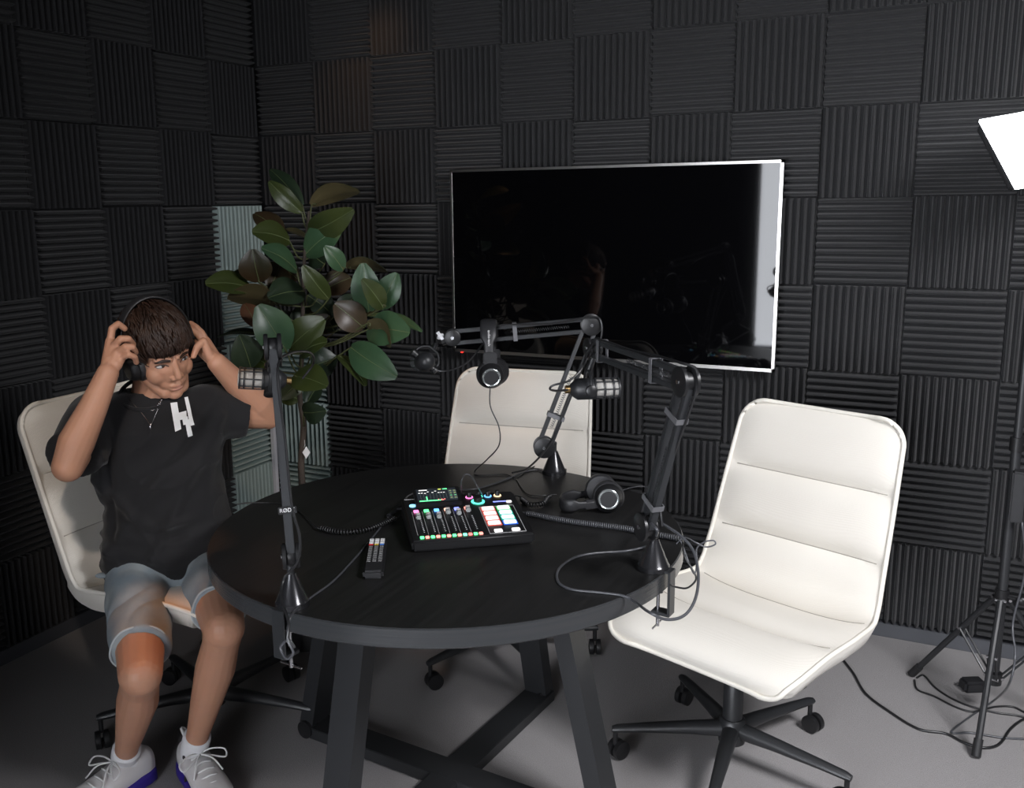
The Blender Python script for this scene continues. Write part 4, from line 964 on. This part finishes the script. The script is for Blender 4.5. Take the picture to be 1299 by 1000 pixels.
# hair: a cropped cap and locks combed forward into a fringe
hc_ = V((0, -.016, .046)); hr = V((.084, .106, .094))
def thmax(ph):
    y = math.sin(ph); return math.radians(95 - 2 * y if y > .35 else (95 + 24 * (.35 - y) / .35 if y > 0 else 119 + 22 * (-y)))
def hs(th, ph, k=1.0): return hc_ + V((hr.x * k * math.sin(th) * math.cos(ph), hr.y * k * math.sin(th) * math.sin(ph), hr.z * k * math.cos(th)))
N, Kk = 48, 14; rings = []
for i in range(1, Kk + 1): rings.append([HC + HB @ hs(thmax(2 * math.pi * j / N) * i / Kk, 2 * math.pi * j / N, 1.0) for j in range(N)])
for i in range(Kk, 0, -1): rings.append([HC + HB @ hs(thmax(2 * math.pi * j / N) * i / Kk, 2 * math.pi * j / N, .90) for j in range(N)])
hm = MB().rings(rings); rnd = random.Random(11)
for i in range(1500):
    ph = rnd.uniform(0, 2 * math.pi); tm = thmax(ph); t0 = math.sqrt(rnd.uniform(.0, .95)) * tm; ln = rnd.uniform(.30, .55)
    # locks sweep from the crown at the back toward the forehead
    p0 = hs(t0, ph, 1.0); fw_ = V((p0.x * 1.1, .10 + .35 * max(0, p0.y), -.02)).normalized()
    P = []; q = p0.copy(); L = rnd.uniform(.026, .045); tw = rnd.uniform(-.35, .35)
    for k in range(6):
        s = k / 5; e_ = V(((q.x - hc_.x) / hr.x, (q.y - hc_.y) / hr.y, (q.z - hc_.z) / hr.z)); e_.normalize()
        P.append(HC + HB @ (hc_ + V((e_.x * hr.x, e_.y * hr.y, e_.z * hr.z)) * (1.005 + .055 * math.sin(s * 2.6) + .0 * s)))
        nrm_ = V((e_.x / hr.x, e_.y / hr.y, e_.z / hr.z)).normalized(); d = fw_ + V((tw, 0, 0)) - V((0, 0, .5 * (e_.y > .3))); d = (d - nrm_ * d.dot(nrm_)).normalized(); q = q + d * (L / 5)
    zf = HI @ (P[-1] - HC)
    if zf.y > .06 and zf.z < .037: continue
    hm.tube(P, [.0026, .0030, .0028, .0022, .0014, .0004], 5, up=(HB @ V((.3, .2, 1))).normalized())
hm.build('hair', HAIRM, man, 180)

# t-shirt
T_ = MB()
def oval(c, hw, hd, n=40, e=.85):
    out = []
    for j in range(n):
        g = 2 * math.pi * j / n; x, y = math.cos(g), math.sin(g)
        out.append(V(c) + Pl * hw * math.copysign(abs(x) ** e, x) + Pf * hd * math.copysign(abs(y) ** e, y))
    return out
rg = []
for z, cx, cy, hw, hd in ((.548, .918, -1.60, .176, .135), (.575, .918, -1.60, .182, .140), (.62, .918, -1.60, .178, .135), (.70, .915, -1.60, .166, .122), (.80, .915, -1.61, .164, .118), (.90, .915, -1.615, .172, .120), (.97, .918, -1.62, .180, .118), (1.005, .918, -1.62, .185, .105), (1.032, .918, -1.622, .165, .088), (1.055, .916, -1.623, .120, .074), (1.070, .916, -1.624, .078, .064)):
    rg.append(oval((cx, cy, z), hw, hd))
T_.rings(rg)
def cone(b, a, c, ra, rb, n=28, bulge=0):
    a, c = V(a), V(c); k = 6; b.tube([a.lerp(c, i / k) for i in range(k + 1)], [ra + (rb - ra) * i / k + bulge * math.sin(math.pi * i / k) for i in range(k + 1)], n)
sR, sL = shR.lerp(elR, .74), shL.lerp(elL, .56)
cone(T_, shR + (shR - elR) * .10 + Pl * .02, sR + V((0, 0, -.012)), .068, .068, bulge=.004); T_.ell(shR + Pl * .02 + V((0, 0, -.002)), (.078, .074, .072))
cone(T_, shL - Pl * .04, sL + V((0, 0, -.006)), .070, .064, bulge=.003); T_.ell(shL - Pl * .02 + V((0, 0, -.004)), (.078, .074, .070))
sh_me = remeshed(T_, .005, 10)
sh_me.calc_loop_triangles()
nrm_l = [v.normal.copy() for v in sh_me.vertices]
FO = [((at(255, 520, 2.5)), (at(150, 690, 2.6)), .018, .007), ((at(262, 545, 2.5)), (at(190, 700, 2.5)), .014, .006), ((at(275, 560, 2.6)), (at(240, 700, 2.5)), .014, .005), ((at(130, 560, 2.5)), (at(150, 680, 2.6)), .013, -.005), ((at(120, 600, 2.6)), (at(200, 690, 2.5)), .014, .006), ((at(230, 580, 2.5)), (at(140, 640, 2.6)), .013, -.006), ((at(110, 680, 2.7)), (at(280, 655, 2.5)), .012, .008), ((at(120, 700, 2.7)), (at(285, 672, 2.5)), .010, -.006), ((at(300, 470, 2.6)), (at(320, 520, 2.7)), .010, .005), ((at(285, 475, 2.6)), (at(300, 530, 2.7)), .009, -.005)]
for v, n in zip(sh_me.vertices, nrm_l):
    p = v.co; d = 0
    for a, c, w_, am in FO:
        ab = c - a; t = max(-.1, min(1.1, (p - a).dot(ab) / ab.length_squared)); q = p - (a + ab * t); q = q - F_ * q.dot(F_)
        if n.dot(F_) < .2: d += 1.9 * am * math.exp(-(q.length / w_) ** 2)
    lowz = max(0, (.75 - p.z) / .2)
    d += .007 * noise.noise(V((p.x * 9, p.y * 9, p.z * 16))) * (1 + 1.5 * lowz) + .004 * lowz * math.sin(p.z * 130 + 6 * noise.noise(V((p.x * 5, p.y * 5, 0))))
    rr = 1 - min(1, 2.6 * abs(noise.noise(V((p.x * 7 + p.z * 5, p.y * 7 + 3, p.z * 5 - p.x * 4))))); d += .007 * rr ** 3 * (1 if p.z < 1.0 else .3)
    v.co = p + n * d
# neckline: cut a round collar opening
bm = bmesh.new(); bm.from_mesh(sh_me); nc = NB + Pf * .010 + V((0, 0, .045)); na_ = (UP + Pf * .28).normalized()
bm.to_mesh(sh_me); bm.free()
shirt = link_mesh('t_shirt', sh_me, SHIRT, man)
so = shirt.modifiers.new('thick', 'SOLIDIFY'); so.thickness = .002; so.offset = -1
bvh_s = BVHTree.FromPolygons([v.co.copy() for v in sh_me.vertices], [list(p.vertices) for p in sh_me.polygons])
coll = []
for k in range(40):
    g = 2 * math.pi * k / 40; coll.append(NB + Pf * .006 + Pl * .074 * math.cos(g) + (Pf - na_ * Pf.dot(na_)).normalized() * .078 * math.sin(g) + na_ * (.047 - .012 * math.sin(g)))
MB().tube(coll, .0055, 8, closed=True, flat=1).build('collar', SHIRT, shirt, 180)
def surf(u_, v_, off=.0015, bv=None):
    r = (at(u_, v_, 3) - CAM).normalized(); hit = (bv or bvh_s).ray_cast(CAM, r)
    return hit[0] + hit[1] * (off if hit[1].dot(r) < 0 else -off) if hit[0] else at(u_, v_, 2.5)
# white printed mark on the chest, laid on the cloth
zz = lambda x, y: (x * .33, 350 + y * .33)
polys = [[(655, 490), (681, 487), (698, 590), (674, 600)], [(686, 528), (716, 520), (719, 549), (690, 556)], [(708, 470), (722, 467), (747, 573), (733, 578)], [(712, 556), (728, 552), (739, 612), (722, 619)], [(700, 545), (722, 542), (728, 572), (706, 575)]]
b = MB()
for pi, pl_ in enumerate(polys):
    n = 10; vs = []
    for i in range(n + 1):
        for j in range(4):
            s, t = i / n, j / 3; a = V(pl_[0]).lerp(V(pl_[1]), t); c = V(pl_[3]).lerp(V(pl_[2]), t); q = a.lerp(c, s); vs.append(surf(*zz(q.x, q.y), off=.0022 + .0002 * pi))
    k = len(vs); vs += [q - (CAM - q).normalized() * -.0 - Pf * .0012 for q in vs]
    ix = lambda i, j: i * 4 + j
    fs = [[ix(i, j), ix(i, j + 1), ix(i + 1, j + 1), ix(i + 1, j)] for i in range(n) for j in range(3)]
    b.add(vs, fs)
b.build('chest_print', mat('white_chest_print', (.82, .84, .86), .7), shirt, None)
both = BVHTree.FromPolygons([v.co.copy() for v in sh_me.vertices] + [v.co.copy() for v in body_me.vertices], [list(p.vertices) for p in sh_me.polygons] + [[i + len(sh_me.vertices) for i in p.vertices] for p in body_me.polygons])
b = MB(); b.tube(crot([surf(x, y, .002) for x, y in ((160, 500), (166, 509), (178, 522), (186, 532), (191, 539), (196, 530), (201, 518), (206, 507))], 5), .0009, 6); b.ell(surf(191, 542, .002, both), (.003, .003, .006)); b.build('pendant_necklace', M['steel'], man)
b = MB()
for x, y in [V((176, 519)).lerp(V((194, 521)), k / 8).to_tuple() for k in range(9)] + [V((195, 520)).lerp(V((205, 508)), k / 6).to_tuple() for k in range(7)]: b.ell(surf(x, y, .002, both), (.0030, .0030, .0018))
b.build('chain_necklace', M['steel'], man)

# denim shorts
D = MB(); D.ell(PV + V((0, 0, -.005)), (.178, .150, .098), basis(Pl, Pf, UP), 32)
heR, heL = hpR.lerp(knR, .80), hpL.lerp(knL, .74)
for a, c, r0, r1 in ((hpR, heR, .094, .070), (hpL, heL, .092, .068)): cone(D, a - (c - a) * .15, c, r0, r1, 32, .004)
de_me = remeshed(D, .0045, 5)
FD = [((hpR.lerp(hpL, .5) + Pf * .1), heR, .010), ((hpR.lerp(hpL, .5) + Pf * .1), heL, .009)]
de_n = [v.normal.copy() for v in de_me.vertices]
for v, n in zip(de_me.vertices, de_n):
    p = v.co
    v.co = p + n * (.006 * noise.noise(V((p.x * 14, p.y * 14, p.z * 14))) + .005 * abs(math.sin(25 * (p.x + p.y * .6) + 5 * noise.noise(p * 6))) - .0025)
shorts = link_mesh('denim_shorts', de_me, DENIM, man)
for a, c, r in ((hpR, heR, .0715), (hpL, heL, .0695)):
    d = (c - a).normalized(); e = d.orthogonal().normalized(); w_ = d.cross(e)
    MB().tube([c - d * .004 + (e * math.cos(g) + w_ * math.sin(g)) * (r - .001 + .0015 * math.sin(5 * g)) for g in [2 * math.pi * k / 48 for k in range(48)]], .0030, 8, closed=True).build('hem', mat('pale_denim_hem', (.42, .45, .46), .9), shorts, 180)
b = MB(); q = surf(135, 730, 0, BVHTree.FromPolygons([v.co.copy() for v in de_me.vertices], [list(p.vertices) for p in de_me.polygons])); b.ell(at(132, 730, 2.62), (.024, .012, .008), basis(Pl, Pf, UP)); 
b.build('pocket_flap', DENIM, shorts)

# socks and shoes
for an, kn, t, nm in ((anR, knR, tR, 0), (anL, knL, tL, 1)):
    up_ = (kn - an).normalized(); g0 = V((an.x, an.y, .05)) - t * .012
    sk = MB(); top = an + up_ * .045
    sk.tube(crot([top, an, g0.lerp(an, .5), g0], 6), [.0370, .0375] + [.0375] * 15 + [.038, .038], 28); 
    for k in range(28): 
        pass
    sock = sk.build('sock', WHITE, man, 180)
    Mx = basis(t.cross(UP), t, UP); rg, sl = [], []
    for y, hw, hz, zc in ((-.075, .018, .020, .060), (-.070, .028, .036, .060), (-.050, .036, .048, .062), (-.02, .039, .050, .062), (.02, .040, .042, .058), (.06, .043, .034, .050), (.10, .047, .028, .044), (.14, .046, .024, .041), (.17, .040, .020, .039), (.192, .026, .014, .036), (.200, .010, .008, .034)):
        c = V((an.x, an.y, 0)) + t * y; rg.append([c + Mx @ V((hw * math.copysign(abs(math.cos(g)) ** .8, math.cos(g)), 0, zc + hz * math.copysign(abs(math.sin(g)) ** .85, math.sin(g)))) for g in [2 * math.pi * k / 28 for k in range(28)]])
        sl.append([c + Mx @ V(((hw + .005) * math.copysign(abs(math.cos(g)) ** .7, math.cos(g)), 0, .018 + .015 * math.copysign(abs(math.sin(g)) ** .5, math.sin(g)) + (.012 if y < 0 else 0) * (math.sin(g) > 0))) for g in [2 * math.pi * k / 28 for k in range(28)]])
    shoe = MB().rings(rg).build('shoe', SHOE, man, 60)
    MB().rings(sl).build('sole', mat('purple_blue_sole', (.035, .018, .26), .5), shoe, 60)
    c0 = V((an.x, an.y, 0)); lc = MB()
    for i in range(5):
        y = .035 + .022 * i; z = .100 - .0085 * i; lc.tube(crot([c0 + Mx @ V((-.024, y, z - .008)), c0 + Mx @ V((0, y + .006, z + .001)), c0 + Mx @ V((.024, y, z - .008))], 4), .0028, 6, flat=.6)
    for s in (-1, 1):
        lc.tube(crot([c0 + Mx @ V((0, .038, .104)), c0 + Mx @ V((.030 * s, .045, .112)), c0 + Mx @ V((.062 * s, .055, .104)), c0 + Mx @ V((.058 * s, .072, .090)), c0 + Mx @ V((.025 * s, .058, .100)), c0 + Mx @ V((0, .040, .104))], 5), .0026, 6)
        lc.tube(crot([c0 + Mx @ V((0, .040, .104)), c0 + Mx @ V((.022 * s, .070, .100)), c0 + Mx @ V((.040 * s, .095, .070))], 4), .0024, 6)
    lc.build('laces', mat('white_lace', (.8, .8, .8), .7), shoe, 180)
    if nm: 
        b = MB(); b.tube(crot([c0 + Mx @ V((-.004, -.070, .085)), c0 + Mx @ V((-.008, -.090, .110)), c0 + Mx @ V((.004, -.088, .122)), c0 + Mx @ V((.004, -.064, .105))], 5), .004, 8); b.build('heel_pull_tab', SHOE, shoe, 180)
# headphones he is putting on
hp = thing('headphones', 'black headphones worn by the young man, held with both hands', 'headphones', h(0, 0, .0), 'studio headphones')
ca, cb = h(-.086, .0, -.012), h(.086, .0, -.008)
ear_cup(hp, ca - (HB @ V((-.010, 0, 0))), HB @ V((-1, -.05, 0)), .043, ringed=False); ear_cup(hp, cb - (HB @ V((.010, 0, 0))), HB @ V((1, -.05, 0)), .043, ringed=False)
headband(hp, h(-.101, -.006, .010), h(.101, -.006, .012), h(0, -.046, .150), .032, .008, HB @ V((0, 1, .25)), e1=1, e2=.95)
